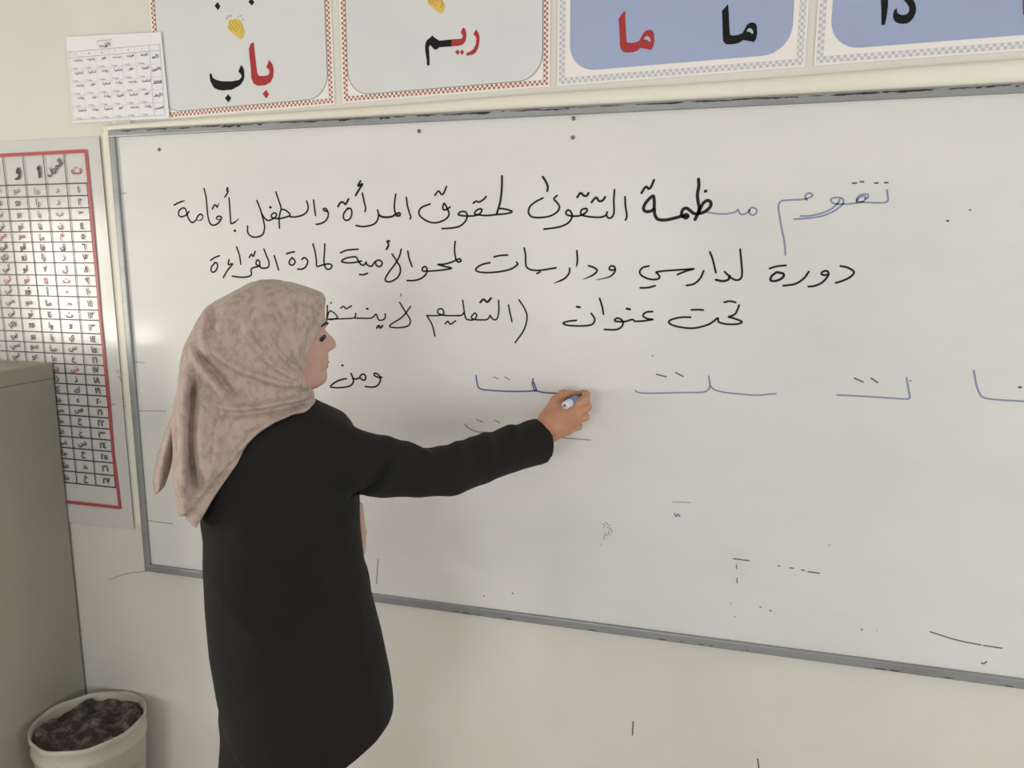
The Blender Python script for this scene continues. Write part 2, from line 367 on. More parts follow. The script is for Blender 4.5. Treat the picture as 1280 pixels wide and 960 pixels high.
write('w', 540, 290, 8, ['232,95 225,180 240,275 265,300 290,290 280,270 255,275 200,300 130,320 60,325', '60,325 130,345 195,362 120,378 0,390 -45,392', '-48,390 -90,390 -98,365 -70,345 -50,370 -60,420 -110,465 -180,485 -250,485'], W1, INK_K, 'black handwritten zigzag word in the middle of the second line')
write('w', 540, 290, 8, ['580,307 510,322 450,355 440,385 490,403 590,405 700,393 790,370 845,335 858,318 845,302', '620,250 670,237 755,230', '922,160 935,230 937,310 950,355 1000,380 1090,382 1240,358', '1050,415 1080,400'], W1, INK_K, 'black wide bowl and upright hook in the second line')
write('w', 680, 290, 6.4, ['205,290 200,330 160,375 80,410', '263,150 267,230 258,282', '357,270 400,285 425,310 390,345 315,378', '570,300 540,305 522,295 535,272 565,280 565,320 520,360 420,383'], W1, INK_K, 'black curved separate letters in the second line', True)
write('w', 680, 290, 6.4, ['840,272 790,285 765,320 790,355 850,378 905,378 925,360 910,335 900,320 980,310 1080,303 1198,295', '1198,295 1130,315 1068,340', '770,447 830,445 890,430', '1278,310 1250,370 1200,415 1140,428',
    '1327,160 1350,220 1375,325', '1570,138 1577,220 1585,320 1575,370 1540,385 1495,365 1445,318', ('1485,350 1475,380 1430,393 1375,382', 0.005)], W1, INK_K, 'black handwritten word with a long flat stroke in the second line')
write('w', 880, 290, 6.4, ['525,292 580,275 655,267', ('580,322 540,355 535,388 580,390 630,365 635,335 590,322', 0.005), '838,318 800,370 730,415 635,430', '995,340 960,345 940,335 950,318 985,312 995,345 950,400 890,430 835,437', '1092,272 1150,285 1200,320 1170,360 1110,390 1055,407'], W1, INK_K, 'black handwritten word at the right end of the second line')
write('w', 680, 360, 4.571, ['270,145 290,180 270,210 200,217 130,212 110,200 140,190 185,185', ('187,107 205,110', 0.005), '318,60 332,105 340,150', '620,135 585,138 565,158 590,175 622,180', '622,180 570,188 520,190 505,180 460,192 410,190 405,180 425,172 450,190 445,220 410,238 345,237', ('472,118 492,122', 0.005)], W1, INK_K, 'black handwritten word left of the widest word in the third line')
write('w', 680, 360, 4.571, ['838,167 780,168 725,182 715,200 760,220 850,230 930,212 970,190 993,172 1000,195 1050,207 1110,205 1130,192 1090,175 1055,165', '1055,165 1090,150 1105,125 1115,98', '842,125 880,124 910,126', '1030,82 1060,75 1095,82'], W1, INK_K, 'black handwritten word at the right end of the third line')
write('w', 400, 360, 4.571, ['60,84 65,86', '42,100 40,170 35,200', '40,175 50,140 65,132 100,165 70,180 45,178', '45,178 150,175 195,170 205,145', '200,172 290,172 320,150 330,175 345,185 370,175 372,148', '118,115 135,105 150,118 180,102', ('268,118 273,119', 0.005), ('325,228 335,215 345,228 357,215', 0.005),
    '455,82 490,140 515,180 505,215 450,227 400,222 410,205 470,165 518,105', ('462,32 463,48', 0.002)], W2, INK_K, 'black handwritten words beside the forehead in the third line')
write('w', 400, 360, 4.571, ['1020,70 1022,130 1012,175 990,180 970,155', '968,165 955,180 930,182 880,180 865,165 885,143 895,160 880,180 850,182 830,165 815,70', '822,140 810,155 780,158', '800,158 740,158 700,155 672,140 680,120 700,122 705,150 660,158 610,157', '610,157 640,210 657,275', '715,205 730,190 745,207 775,187', ('915,82 935,65 955,80 977,58', 0.005), '1077,97 1085,140 1097,193', '1137,68 1170,120 1183,170 1165,240 1115,312'], W2, INK_K, 'black handwritten word after the bracket in the third line')
write('w', 390, 440, 10.667, [('400,178 412,178', 0.005), '458,355 370,375 300,410 245,460 300,475 420,472 510,450 550,400 545,350 520,285', '540,350 590,360 630,345 650,310 690,295 715,330 705,372 670,372 645,345', '930,335 890,340 835,315 830,285 870,290 910,340 905,400 860,455 800,468 710,462'], W1, INK_K, 'short black word beside the chin')
write('w', 560, 440, 5.333, ['187,158 195,210 215,245 300,257 440,263 560,260 590,258', '590,258 640,270 720,275 850,283 925,282 945,277', '568,178 562,210 575,250 590,258 578,220 568,200'], 0.0034, INK_D, 'fresh blue letters being written at the hand')
write('w', 560, 440, 5.333, ['303,165 332,178', '378,165 410,185', '190,450 230,467', '312,455 345,472', '110,480 140,510 190,530 260,540', '640,565 740,570 850,579 950,587'], 0.0030, mat('grey_blue_ink', (0.30, 0.30, 0.33), 0.5), 'grey dashes and curve around the raised forearm')
write('w', 780, 440, 5.818, ['82,278 100,293 180,300 400,296 560,293 605,280 625,250 617,175', '628,245 660,275 740,295 840,305 930,313 1000,313 1060,306 1105,305'], 0.0034, INK_B, 'wide faded blue letters right of the hand')
write('w', 780, 440, 5.818, ['235,162 308,180', '375,148 430,178', '206,27 209,28'], 0.0028, INK_G, 'two grey dashes above the wide blue letters')
write('w', 1020, 440, 4.923, ['130,265 300,273 450,283 550,289 577,280 570,230 558,160'], 0.0034, INK_B, 'faded blue angled letter with two dashes above')
write('w', 1020, 440, 4.923, ['235,160 290,185', '340,162 380,188', '579,177 583,178', ('1250,217 1260,217', 0.0045)], 0.0028, INK_G, 'grey dashes above the angled blue letters')
write('w', 1020, 440, 4.923, ['972,115 985,190 1005,250 1040,283 1150,296 1280,303 1500,310'], 0.0034, INK_B, 'faded blue letter running out of the right edge')
write('w', 880, 660, 3.2, ['118,123 180,131', ('130,148 130,162', 0.002), ('132,200 133,220', 0.002), '298,151 303,152', '343,159 357,161', '390,168 402,170', '417,175 462,181', '905,415 1010,448 1108,468', '1118,470 1192,481', '1110,540 1120,543 1130,535', ('500,69 503,70', .002), ('107,302 109,302', .002), ('225,316 227,316', .003), ('265,331 267,331', .003), ('124,355 126,355', .002), ('630,407 633,407', .003), ('692,408 693,408', .002)], 0.0026, INK_G, 'leftover broken black pen lines low on the right of the board')
write('w', 1080, 160, 6.4, ['663,743 677,743', '845,655 850,655'], 0.0028, INK_K, 'two small black dots high at the right of the board')
write('w', 460, 620, 3.048, [('441,381 443,381', .003), ('550,370 552,371', .0035), ('1160,22 1230,25', .0012), ('38,240 35,290 32,335', .0014)], 0.003, INK_G, 'small black specks above the bottom rail')
write('w', 460, 620, 3.048, ['895,106 902,112 897,120', '905,100 914,108 922,112', '910,118 925,126 930,136', '918,132 916,146 908,152', '905,142 898,160 902,166', ('884,188 890,182', .002), ('922,150 928,140', .002)], 0.0030, mat('grey_smudge', (0.46, 0.45, 0.43), 0.7, 0.1), 'faint grey smudge in the lower middle of the board')
write('w', 460, 620, 3.048, ['1168,68 1174,78 1180,70 1188,77'], 0.0040, mat('blue_smudge', (0.26, 0.31, 0.40), 0.6), 'small blue smudge in the lower middle of the board')
# pen scuffs on the wall itself
pr = Print()
for q0, q1 in (((791.5, 902), (790.5, 919)), ((947, 949), (950.5, 972))):
    a, b = on_y(q0, 0.0195), on_y(q1, 0.0195); pr.stroke([(a[0], a[2]), (b[0], b[2])], 0.0032, 0.0195)
P = [on_y(q, 0.0195) for q in spline([(136, 725), (159, 717), (186, 714)], 5)]; pr.stroke([(q[0], q[2]) for q in P], 0.0014, 0.0195)
pr.build('scuff_mark', INK_G, wall_board)['kind'] = 'stuff'

# ------------------------------------------------------------------ reading posters
RED = mat('poster_red_print', (0.40, 0.045, 0.05), 0.6, 0.15); BLK = mat('poster_black_print', (0.010, 0.010, 0.011), 0.6, 0.15)
PAPER = mat('poster_white_paper', (0.84, 0.81, 0.77), 0.4); PANEL = mat('poster_grey_panel', (0.69, 0.70, 0.69), 0.4, noise=(3, (0.66, 0.67, 0.665), 3, .4, .7, (1, 1, 1)))
BLUE = mat('poster_blue_panel', (0.345, 0.41, 0.60), 0.35, noise=(3, (0.315, 0.37, 0.555), 3, .4, .7, (1, 1, 1)))
LINE = mat('poster_thin_line', (0.12, 0.12, 0.13), 0.5)
CK_R = checker_mat('red_check_border', (0.42, 0.14, 0.09), (0.80, 0.75, 0.70), 0.0055)
CK_B = checker_mat('grey_check_border', (0.50, 0.52, 0.56), (0.76, 0.74, 0.71), 0.0062)
YELW = mat('clapping_yellow', (0.72, 0.50, 0.09), 0.5); YELD = mat('clapping_amber', (0.42, 0.26, 0.03), 0.5)
def pxpoly(ox, oy, sc, s, y):
    P = []
    for a, b in S_(s):
        q = on_y((ox+a/sc, oy+b/sc), y); P.append((q[0], q[2]))
    return P
def poster(label, x0, x1, zl, zr, blue):
    e = tag(empty('reading_poster', (0, 0, 0)), label, 'poster', 'row of reading posters above the board')
    H = 0.70; sk = (zr-zl)/(x1-x0)
    def sh(P): return [(x, z+sk*(x-x0)) for x, z in P]
    bm = bmesh.new(); box(bm, (x0-0.004, 0.0176, zl-0.004), (x1+0.004, 0.0198, zl+H))
    for v in bm.verts: v.co.z += sk*(v.co.x-x0)
    bmobj('sheet', bm, PAPER, e)
    b = 0.0125 if blue else 0.011
    V, Fc, UV = [], [], []
    for (a0, a1, c0, c1) in ((x0, x1, zl, zl+b), (x0, x1, zl+H-b-.004, zl+H-.004), (x0, x0+b, zl+b, zl+H-b-.004), (x1-b, x1, zl+b, zl+H-b-.004)):
        o = len(V)
        for x, z in ((a0, c0), (a1, c0), (a1, c1), (a0, c1)): V.append((x, 0.0172, z+sk*(x-x0))); UV.append((x-x0+1e-4, z-zl+1e-4))
        Fc.append((o, o+1, o+2, o+3))
    o = pyd('checked_border', V, Fc, CK_B if blue else CK_R, e)
    uv = o.data.uv_layers.new(name='UVMap')
    for lp in o.data.loops: uv.data[lp.index].uv = UV[lp.vertex_index]
    g = 0.011 if blue else 0.001
    pr = Print(); R_ = sh(rounded(x0+b+g, x1-b-g, zl+b+g, zl+H-b-g, 0.055)); pr.poly(R_, 0.0170); pr.build('panel', BLUE if blue else PANEL, e)
    if not blue:
        pr = Print(); pr.stroke(R_+[R_[0]], 0.0012, 0.0168); pr.build('panel_outline', LINE, e)
    return e
YL = 0.0164
def letter(e, m, ox, oy, sc, s, name='letter', y=YL):
    pr = Print(); pr.poly(pxpoly(ox, oy, sc, s, y), y); return pr.build(name, m, e)
def smoothpoly(s, n=3):
    P = S_(s); P = P+[P[0]]; Q = spline(P, n)[:-1]; return ' '.join('%.2f,%.2f' % (a, b) for a, b in Q)
p1 = poster('grey poster with red check border and word in red and black, partly under the timetable', 0.14, 0.634, 2.078, 2.09, False)
p2 = poster('grey poster with red check border beside the blue poster', 0.663, 1.157, 2.092, 2.102, False)
p3 = poster('blue poster with one red and one black copy of the same word', 1.182, 1.681, 2.102, 2.111, True)
p4 = poster('blue poster cut off by the right edge, with large black letters', 1.706, 2.205, 2.112, 2.118, True)
A1 = (180, 0, 4.923)
letter(p1, RED, *A1, '665,262 655,272 645,300 648,340 655,400 660,480 675,515 700,528 745,525 780,505 795,470 798,430 790,395 770,368 752,415 770,430 772,445 765,462 745,467 720,468 705,464 697,450 690,400 680,310 675,262')
letter(p1, RED, *A1, '750,552 730,578 752,606 770,580', 'letter_dot')
letter(p1, BLK, *A1, '597,400 580,440 598,460 600,475 585,492 540,500 480,500 445,492 422,478 415,452 403,455 405,480 408,500 430,540 455,552 480,557 540,552 590,525 612,495 618,470 615,430 608,412')
letter(p1, BLK, *A1, '517,580 498,605 520,630 537,603', 'letter_dot')
letter(p1, BLK, *A1, '452,12 434,36 455,62 470,38', 'letter_dot'); letter(p1, BLK, *A1, '660,-10 642,12 663,35 680,14', 'letter_dot')
def clap(e, dx, dy, A):
    ox, oy, sc = A
    P = lambda s: ' '.join('%f,%f' % (a+dx, b+dy) for a, b in S_(s))
    letter(e, YELW, ox, oy, sc, P(smoothpoly('520,150 522,128 535,118 550,122 562,112 575,120 588,122 600,140 603,160 612,175 620,195 612,222 600,242 585,235 560,215 540,200 520,180 516,165')), 'clapping_hands')
    pr = Print()
    for s in ('526,140 550,175 570,195', '540,128 562,160 578,178', '555,122 575,150 588,165', '522,160 540,185', '600,150 606,180 598,205'):
        Q = [on_y((ox+a/sc, oy+b/sc), 0.0160) for a, b in S_(P(s))]; pr.stroke([(q[0], q[2]) for q in Q], 0.0014, 0.0160)
    pr.build('finger_line', YELD, e)['kind'] = 'stuff'
    pr = Print()
    for s in ('505,110 512,118', '515,95 520,106', '533,92 535,103', '580,97 578,106', '600,92 596,103', '604,118 613,124'):
        Q = [on_y((ox+a/sc, oy+b/sc), 0.0162) for a, b in S_(P(s))]; pr.stroke([(q[0], q[2]) for q in Q], 0.0013, 0.0162)
    pr.build('clap_line', LINE, e)['kind'] = 'stuff'
clap(p1, 0, 0, A1)
A2 = (420, 0, 4.571)
letter(p2, RED, *A2, '800,168 785,195 798,208 802,225 798,255 785,280 768,294 745,303 745,318 775,314 795,304 812,275 820,235 820,210 815,190')
letter(p2, RED, *A2, '725,157 712,185 722,198 724,210 715,222 660,225 660,265 700,262 722,256 738,238 745,210 744,188 738,165')
letter(p2, RED, *A2, '695,283 680,297 695,314 708,298', 'letter_dot'); letter(p2, RED, *A2, '720,283 709,298 720,314 733,298', 'letter_dot')
letter(p2, BLK, *A2, '660,225 625,229 590,232 572,221 555,208 550,202 538,215 520,228 512,245 509,265 510,290 518,340 520,375 535,372 533,310 530,270 538,256 548,268 558,280 572,284 582,278 590,270 660,265')
clap(p2, 27, -160, (420, 0, 4.75))
A3 = (680, 0, 4)
letter(p3, RED, *A3, '403,55 388,72 373,95 376,130 378,170 380,230 388,250 402,262 425,263 450,260 468,252 482,240 510,244 535,250 547,230 552,205 550,170 542,154 530,148 512,152 500,162 488,182 475,205 455,212 430,215 414,211 411,190 408,130 406,58')
letter(p3, mat('poster_pale_blue', (0.42, 0.46, 0.6), 0.4), *A3, smoothpoly('498,196 506,184 518,180 530,192 532,210 516,200'), 'letter_hole', 0.0160)
letter(p3, BLK, *A3, '918,22 905,38 890,55 892,95 893,140 895,200 902,215 916,222 940,221 968,217 985,208 996,200 1025,205 1050,210 1060,195 1066,170 1065,135 1058,118 1045,112 1028,114 1015,124 1004,145 993,165 970,175 945,178 930,173 927,140 925,90 921,25')
letter(p3, mat('poster_pale_blue', (0.42, 0.46, 0.6), 0.4), *A3, smoothpoly('1012,157 1020,145 1030,140 1044,152 1044,170 1028,160'), 'letter_hole', 0.0160)
A4 = (980, 0, 4.267)
letter(p4, BLK, *A4, '515,-70 535,-95 552,-90 555,-40 555,30 550,70 546,95 538,133 520,133 520,60 517,0')
letter(p4, BLK, *A4, '625,-70 655,-50 685,-10 700,20 705,45 702,70 690,95 672,116 655,125 632,127 610,124 592,114 583,98 582,75 588,55 603,43 602,62 612,74 628,80 645,79 660,72 668,58 668,38 655,18 635,-5 605,-40')
letter(p4, RED, *A4, '1272,-90 1300,-120 1315,-110 1315,60 1308,82 1275,80')

# ------------------------------------------------------------------ timetable sheet
tt = tag(empty('timetable_sheet', (0, 0, 0)), 'white printed weekly timetable sheet taped to the wall above the board corner', 'paper sheet')
q = [(-0.127, 2.291), (0.168, 2.281), (0.175, 2.075), (-0.131, 2.077)]
V = [(x, 0.0150-0.002*(k in (1, 2)), z) for k, (x, z) in enumerate(q)] + [(x, 0.0155-0.002*(k in (1, 2)), z) for k, (x, z) in enumerate(q)]
pyd('sheet', V, [(3, 2, 1, 0), (4, 5, 6, 7), (0, 1, 5, 4), (1, 2, 6, 5), (2, 3, 7, 6), (3, 0, 4, 7)], mat('copy_paper', (0.80, 0.80, 0.81), 0.6), tt)
gx0, gx1, gz1, gz0 = -0.121, 0.1625, 2.2525, 2.083
ys = 0.0120
pr = Print(); prt = Print()
def skx(x, z): return x-0.004*(gz1-z)/0.17*(1-(x-gx0)/(gx1-gx0))
cw = [gx0+(gx1-gx0)*k for k in (0, 0.152, 0.302, 0.447, 0.587, 0.735, 0.885, 1)]
rz = [gz1, gz1-0.0145]+[gz1-0.0145-(gz1-0.0145-gz0)*k/5 for k in range(1, 6)]
for k, x in enumerate(cw):
    w = 0.0009 if k in (0, 6, 7) else 0.0004
    pr.stroke([(skx(x, gz1), gz1), (skx(x, gz0), gz0)], w, ys)
for k, z in enumerate(rz):
    w = 0.0009 if k in (0, 1, 6) else 0.0004
    pr.stroke([(skx(gx0, z), z), (gx1, z)], w, ys)
pr.build('grid_line', mat('thin_grey_line', (0.35, 0.35, 0.37), 0.6), tt)['kind'] = 'stuff'
put_text(prt, 'الأول ب', -0.005, 2.2625, 0.011, ys, 0.03); put_text(prt, 'جدول الدروس الأسبوعي', -0.005, 2.2735, 0.005, ys)
for k, d in enumerate('٦٥٤٣٢١'): put_text(prt, d, (cw[k]+cw[k+1])/2, gz1-0.007, 0.007, ys, 0.03)
days = ['الأحد', 'الاثنين', 'الثلاثاء', 'الأربعاء', 'الخميس']
subj = ['القراءة', 'القراءة', 'تربية وطنية', 'علوم', 'رياضيات', 'رياضيات']
alt = ['العربية', 'اسلامية', 'رياضيات', 'علوم', 'فنية', 'رياضة']
for r in range(5):
    zt, zb = rz[r+1], rz[r+2]
    put_text(prt, days[r], (cw[6]+cw[7])/2, (zt+zb)/2+0.003, 0.011, ys, 0.03, maxw=0.026)
    for k in range(6):
        t = subj[5-k] if r == 0 else random.choice(alt)
        put_text(prt, t, cw[k]+(cw[k+1]-cw[k])*0.62, zt-0.0075, 0.0085, ys, 0.02, maxw=0.026)
        put_text(prt, 'معلمة ' + '١٢٣'[(r+k) % 3], cw[k]+(cw[k+1]-cw[k])*0.36, zb+0.0045, 0.0062, ys, 0.0, maxw=0.02)
prt.build('printed_text', mat('small_black_print', (0.06, 0.06, 0.065), 0.6), tt)['kind'] = 'stuff'
boxobj('adhesive_tape', (0.0, 0.013, 2.0635), (0.055, 0.0135, 2.078), mat('clear_tape', (0.9, 0.88, 0.82), 0.08, 0.8, alpha=0.35), tt)

# ------------------------------------------------------------------ laminated letter chart
ch = tag(empty('letter_chart', (0, 0, 0)), 'laminated Arabic letter chart with red border and numbered black grid', 'chart')
CX0 = -0.74
LAM = mat('laminated_white_sheet', (0.63, 0.62, 0.60), 0.20, 0.5, bump=(9, 0.12))
bm = bmesh.new()
NX, NZ = 16, 24; rows = []
for i in range(NX+1):
    row = []
    for j in range(NZ+1):
        s, t = i/NX, j/NZ
        x = CX0+(-0.050-CX0)*s+0.004*(1-t); z = 0.962+(2.040-0.962)*t-0.006*(1-s)*(1-t)
        y = 0.0165-0.0016*math.sin(7*z+2*x)*math.sin(9*x+1)
        if t < 0.02: z += 0.004*math.sin(x*70)
        row.append(bm.verts.new((x, y, z)))
    rows.append(row)
for i in range(NX):
    for j in range(NZ): bm.faces.new((rows[i][j], rows[i+1][j], rows[i+1][j+1], rows[i][j+1]))
bmobj('laminated_sheet', bm, LAM, ch, True)
yc = 0.0132
colx = lambda k, z: (-0.101+0.005*(1.922-z)/0.845 if k == 0 else -0.098)-0.067*k-(0.0025*k*(z-1.08)/0.845)
RB = mat('chart_red_border', (0.45, 0.07, 0.08), 0.4)
rows_z = [1.922, 1.89, 1.858, 1.826, 1.796, 1.768, 1.742, 1.712, 1.678, 1.649, 1.62, 1.584, 1.556, 1.519, 1.489, 1.46, 1.431, 1.404, 1.374, 1.345, 1.313, 1.283, 1.251, 1.219, 1.186, 1.153, 1.116, 1.081]
NC = 9
pr = Print(); xl = colx(NC, 1.5)-0.005
pr.stroke([(-0.095, 2.004), (-0.094, 1.84), (-0.097, 1.557), (-0.092, 1.334), (-0.094, 1.18), (-0.089, 1.09), (-0.087, 1.022)], 0.0088, yc)
pr.stroke([(-0.087, 1.022), (xl, 1.022)], 0.0088, yc); pr.stroke([(xl, 1.022), (xl, 2.004)], 0.0088, yc); pr.stroke([(xl, 2.0), (-0.095, 2.004)], 0.0088, yc)
pr.build('red_border', RB, ch)
pr = Print()
for z in rows_z: pr.stroke([(colx(0, z), z), (colx(NC, z), z)], 0.0030, yc+0.0004)
for k in range(NC+1):
    zt = 2.0 if k else 1.922
    pr.stroke([(colx(k, zt), zt), (colx(k, 1.5), 1.5), (colx(k, 1.081), 1.081)], 0.0026, yc+0.0004)
pr.build('grid_line', mat('chart_black_line', (0.03, 0.03, 0.032), 0.4), ch)['kind'] = 'stuff'
letters = 'دربنمقزلتءطثويسعشذكهصحغضجظخ'
ink = {c: Print() for c in 'krgb'}
def num(n): return ''.join('٠١٢٣٤٥٦٧٨٩'[int(c)] for c in str(n))
for r in range(27):
    z = (rows_z[r]+rows_z[r+1])/2; L0 = letters[r]; c = 'r' if r in (0, 4, 8, 16) else 'g' if r in (2, 10) else 'b' if r == 18 else 'k'
    put_text(ink['k'], num(r+1), (colx(0, z)+colx(1, z))/2+0.004, z, 0.024, yc, 0.025)
    if L0 == 'ء': cells = ['ء', 'أ', 'ؤو', 'ئي', 'ء']
    else: cells = [L0, L0+'ا', L0+'و', L0+'ي', L0]
    for k, t in enumerate(cells):
        if r > 15 and k > 1: continue
        put_text(ink[c], t, (colx(k+1, z)+colx(k+2, z))/2, z-0.001, 0.0235, yc, 0.018, maxw=0.05)
put_text(ink['r'], 'ت', (colx(0, 1.96)+colx(1, 1.96))/2+0.003, 1.955, 0.034, yc, 0.03)
put_text(ink['k'], 'الحرف', (colx(1, 1.96)+colx(2, 1.96))/2, 1.962, 0.036, yc, 0.035, ang=0.62, maxw=0.062)
for t in ('390,208 368,232 366,248 378,268 382,310 385,347 400,338 408,320 402,285 398,240 394,212', '182,232 170,240 160,262 158,285 166,300 184,302 180,322 165,338 148,344 145,352 162,360 182,358 196,342 201,310 200,275 195,248'):
    P = [on_y((a/8, 180+b/8), yc) for a, b in S_(t)]; ink['k'].poly([(v[0], v[2]) for v in P], yc)
put_text(ink['k'], 'ي', (colx(4, 1.96)+colx(5, 1.96))/2-0.002, 1.955, 0.05, yc, 0.015)
for c, m in (('k', mat('chart_black_text', (0.03, 0.03, 0.03), 0.5)), ('r', mat('chart_red_text', (0.42, 0.09, 0.12), 0.5)), ('g', mat('chart_olive_text', (0.20, 0.20, 0.13), 0.5)), ('b', mat('chart_blue_text', (0.05, 0.06, 0.2), 0.5))):
    ink[c].build('printed_text', m, ch)['kind'] = 'stuff'
pr = Print()
for s in ('144,462 147,466 150,461 151,468', '147,470 152,476', '140,506 144,505', '152,498 153,499', '155,507 157,508'):
    Q = [on_y(v, yc) for v in S_(s)]; pr.stroke([(v[0], v[2]) for v in Q], 0.0018, yc)
pr.build('red_scribble', mat('red_pen', (0.5, 0.12, 0.13), 0.5), ch)['kind'] = 'stuff'

# ------------------------------------------------------------------ steel cabinet
STEEL = mat('olive_grey_steel_paint', (0.41, 0.395, 0.33), 0.45, 0.4, noise=(1.6, (0.37, 0.355, 0.295), 4, .4, .7, (1, 1, 1)))
cb = tag(empty('steel_cabinet', (-0.725, -0.215, 0)), 'tall plain olive grey steel cabinet standing against the wall', 'cabinet')
o0 = (-0.725, -0.215, 0)
cx0, cx1, cy0, cy1, cz = -1.175, -0.275, -0.445, 0.012, 1.4335
bm = bmesh.new(); box(bm, (cx0, cy0+0.02, 0.06), (cx1, cy1, cz-0.045), 0.003); bmobj('body', bm, STEEL, cb, origin=o0)
bm = bmesh.new(); box(bm, (cx0-0.002, cy0-0.002, cz-0.045), (cx1+0.002, cy1, cz), 0.004); bmobj('top_panel', bm, STEEL, cb, origin=o0)
bm = bmesh.new(); box(bm, (cx0+0.02, cy0+0.04, 0.0), (cx1-0.02, cy1-0.01, 0.06), 0.003); bmobj('base', bm, STEEL, cb, origin=o0)
for a, b, hx in ((cx0+0.01, (cx0+cx1)/2-0.002, (cx0+cx1)/2-0.04), ((cx0+cx1)/2+0.002, cx1-0.01, (cx0+cx1)/2+0.04)):
    bm = bmesh.new(); box(bm, (a, cy0, 0.075), (b, cy0+0.02, cz-0.055), 0.003); d = bmobj('door', bm, STEEL, cb, origin=o0)
    bm = bmesh.new(); tube(bm, [(hx, cy0, 0.78), (hx, cy0-0.025, 0.79), (hx, cy0-0.025, 0.89), (hx, cy0, 0.90)], 0.006); bmobj('handle', bm, ALU, d, True, origin=o0)

# ------------------------------------------------------------------ rubbish pail
BX, BY, BR, BH = -0.117, -0.133, 0.146, 0.45
PAIL = mat('dirty_white_pail_plastic', (0.52, 0.50, 0.42), 0.45, 0.4, noise=(7, (0.30, 0.27, 0.21), 7, 0.5, 0.78, (1, 1, 2.5)))
pail = tag(empty('rubbish_pail', (BX, BY, 0)), 'dirty white round plastic rubbish pail beside the steel cabinet', 'pail')
bm = bmesh.new()
lathe(bm, [(0.0, 0.012), (0.105, 0.012), (0.112, 0.03), (0.1400, BH-0.012), (0.1432, BH), (0.1462, BH-0.002), (0.147, BH-0.014), (0.1435, BH-0.018), (0.1425, BH-0.045), (0.1455, BH-0.049), (0.1455, BH-0.058), (0.1415, BH-0.062), (0.114, 0.0), (0.0, 0.0)], 64)
bmesh.ops.remove_doubles(bm, verts=bm.verts, dist=1e-5)
for v in bm.verts:
    a = math.atan2(v.co.y, v.co.x); k = 1+0.006*math.sin(3*a+1)+0.004*math.sin(7*a)*(v.co.z/BH); v.co.x *= k; v.co.y *= k
    if v.co.z > BH-0.02: v.co.z += 0.003*math.sin(2*a+0.5)+0.0015*math.sin(9*a)
bmobj('bucket_body', bm, PAIL, pail, True)
# rubbish lying in it
bm = bmesh.new(); NR, NA = 26, 60; rg = []
ctr = bm.verts.new((BX, BY, BH-0.02))
for i in range(1, NR+1):
    r = 0.137*i/NR
    rg.append([])
    for k in range(NA):
        a = 2*math.pi*k/NA; x, y = r*math.cos(a), r*math.sin(a)
        h = 0.012*math.sin(31*x+2)*math.sin(37*y+1)+0.006*math.sin(83*x+41*y)+0.004*math.sin(150*y-60*x)+RNG.uniform(-.003, .003)
        if i == NR: h = min(h, 0)
        rg[-1].append(bm.verts.new((BX+x, BY+y, BH-0.026+h)))
for k in range(NA): bm.faces.new((ctr, rg[0][k], rg[0][(k+1) % NA]))
for a, b in zip(rg, rg[1:]):
    for k in range(NA): bm.faces.new((a[k], b[k], b[(k+1) % NA], a[(k+1) % NA]))
tag(bmobj('rubbish', bm, mat('ashy_rubbish', (0.055, 0.045, 0.036), 0.9, noise=(26, (0.26, 0.235, 0.205), 8, 0.48, 0.70, (1, 1, 1))), None), 'dark dusty crumpled rubbish filling the white pail', 'rubbish', kind='stuff')

# ------------------------------------------------------------------ signed distance modelling for the person
def grid(b, h):
    ax = [np.arange(b[i][0], b[i][1]+h, h, dtype=np.float32) for i in range(3)]
    X, Y, Z = np.meshgrid(*ax, indexing='ij'); return X, Y, Z, np.array([a[0] for a in ax]), h
def surface_nets(Fv, org, h):
    ins = Fv < 0; nx, ny, nz = Fv.shape
    cnt = np.zeros((nx-1, ny-1, nz-1), np.int8)
    cor = [(i, j, k) for i in (0, 1) for j in (0, 1) for k in (0, 1)]
    sl = lambda i, j, k: (slice(i, nx-1+i), slice(j, ny-1+j), slice(k, nz-1+k))
    for c in cor: cnt += ins[sl(*c)]
    act = (cnt > 0) & (cnt < 8); idx = -np.ones(act.shape, np.int64); I = np.argwhere(act); idx[act] = np.arange(len(I))
    acc = np.zeros((len(I), 3)); n = np.zeros(len(I))
    for a in cor:
        for ax in range(3):
            if a[ax]: continue
            b = list(a); b[ax] = 1
            fa = Fv[I[:, 0]+a[0], I[:, 1]+a[1], I[:, 2]+a[2]]; fb = Fv[I[:, 0]+b[0], I[:, 1]+b[1], I[:, 2]+b[2]]
            m = (fa < 0) != (fb < 0); t = np.where(m, fa/(fa-fb+1e-20), 0)
            p = np.tile(np.array(a, float), (len(I), 1)); p[:, ax] += t
            acc[m] += p[m]; n[m] += 1
    V = org+(I+acc/n[:, None])*h
    Q = []
    for ax in range(3):
        o1, o2 = [(1, 2), (2, 0), (0, 1)][ax]
        s0 = [slice(None)]*3; s1 = [slice(None)]*3; s0[ax] = slice(0, -1); s1[ax] = slice(1, None)
        d = ins[tuple(s0)] != ins[tuple(s1)]; E = np.argwhere(d)
        ok = (E[:, o1] > 0) & (E[:, o2] > 0) & (E[:, o1] < Fv.shape[o1]-1) & (E[:, o2] < Fv.shape[o2]-1); E = E[ok]
        def cell(a, b):
            c = E.copy(); c[:, o1] -= a; c[:, o2] -= b; return idx[c[:, 0], c[:, 1], c[:, 2]]
        q = np.stack([cell(1, 1), cell(0, 1), cell(0, 0), cell(1, 0)], 1)
        fl = ~ins[E[:, 0], E[:, 1], E[:, 2]]; q[fl] = q[fl][:, ::-1]; Q.append(q)
    return V, np.concatenate(Q)
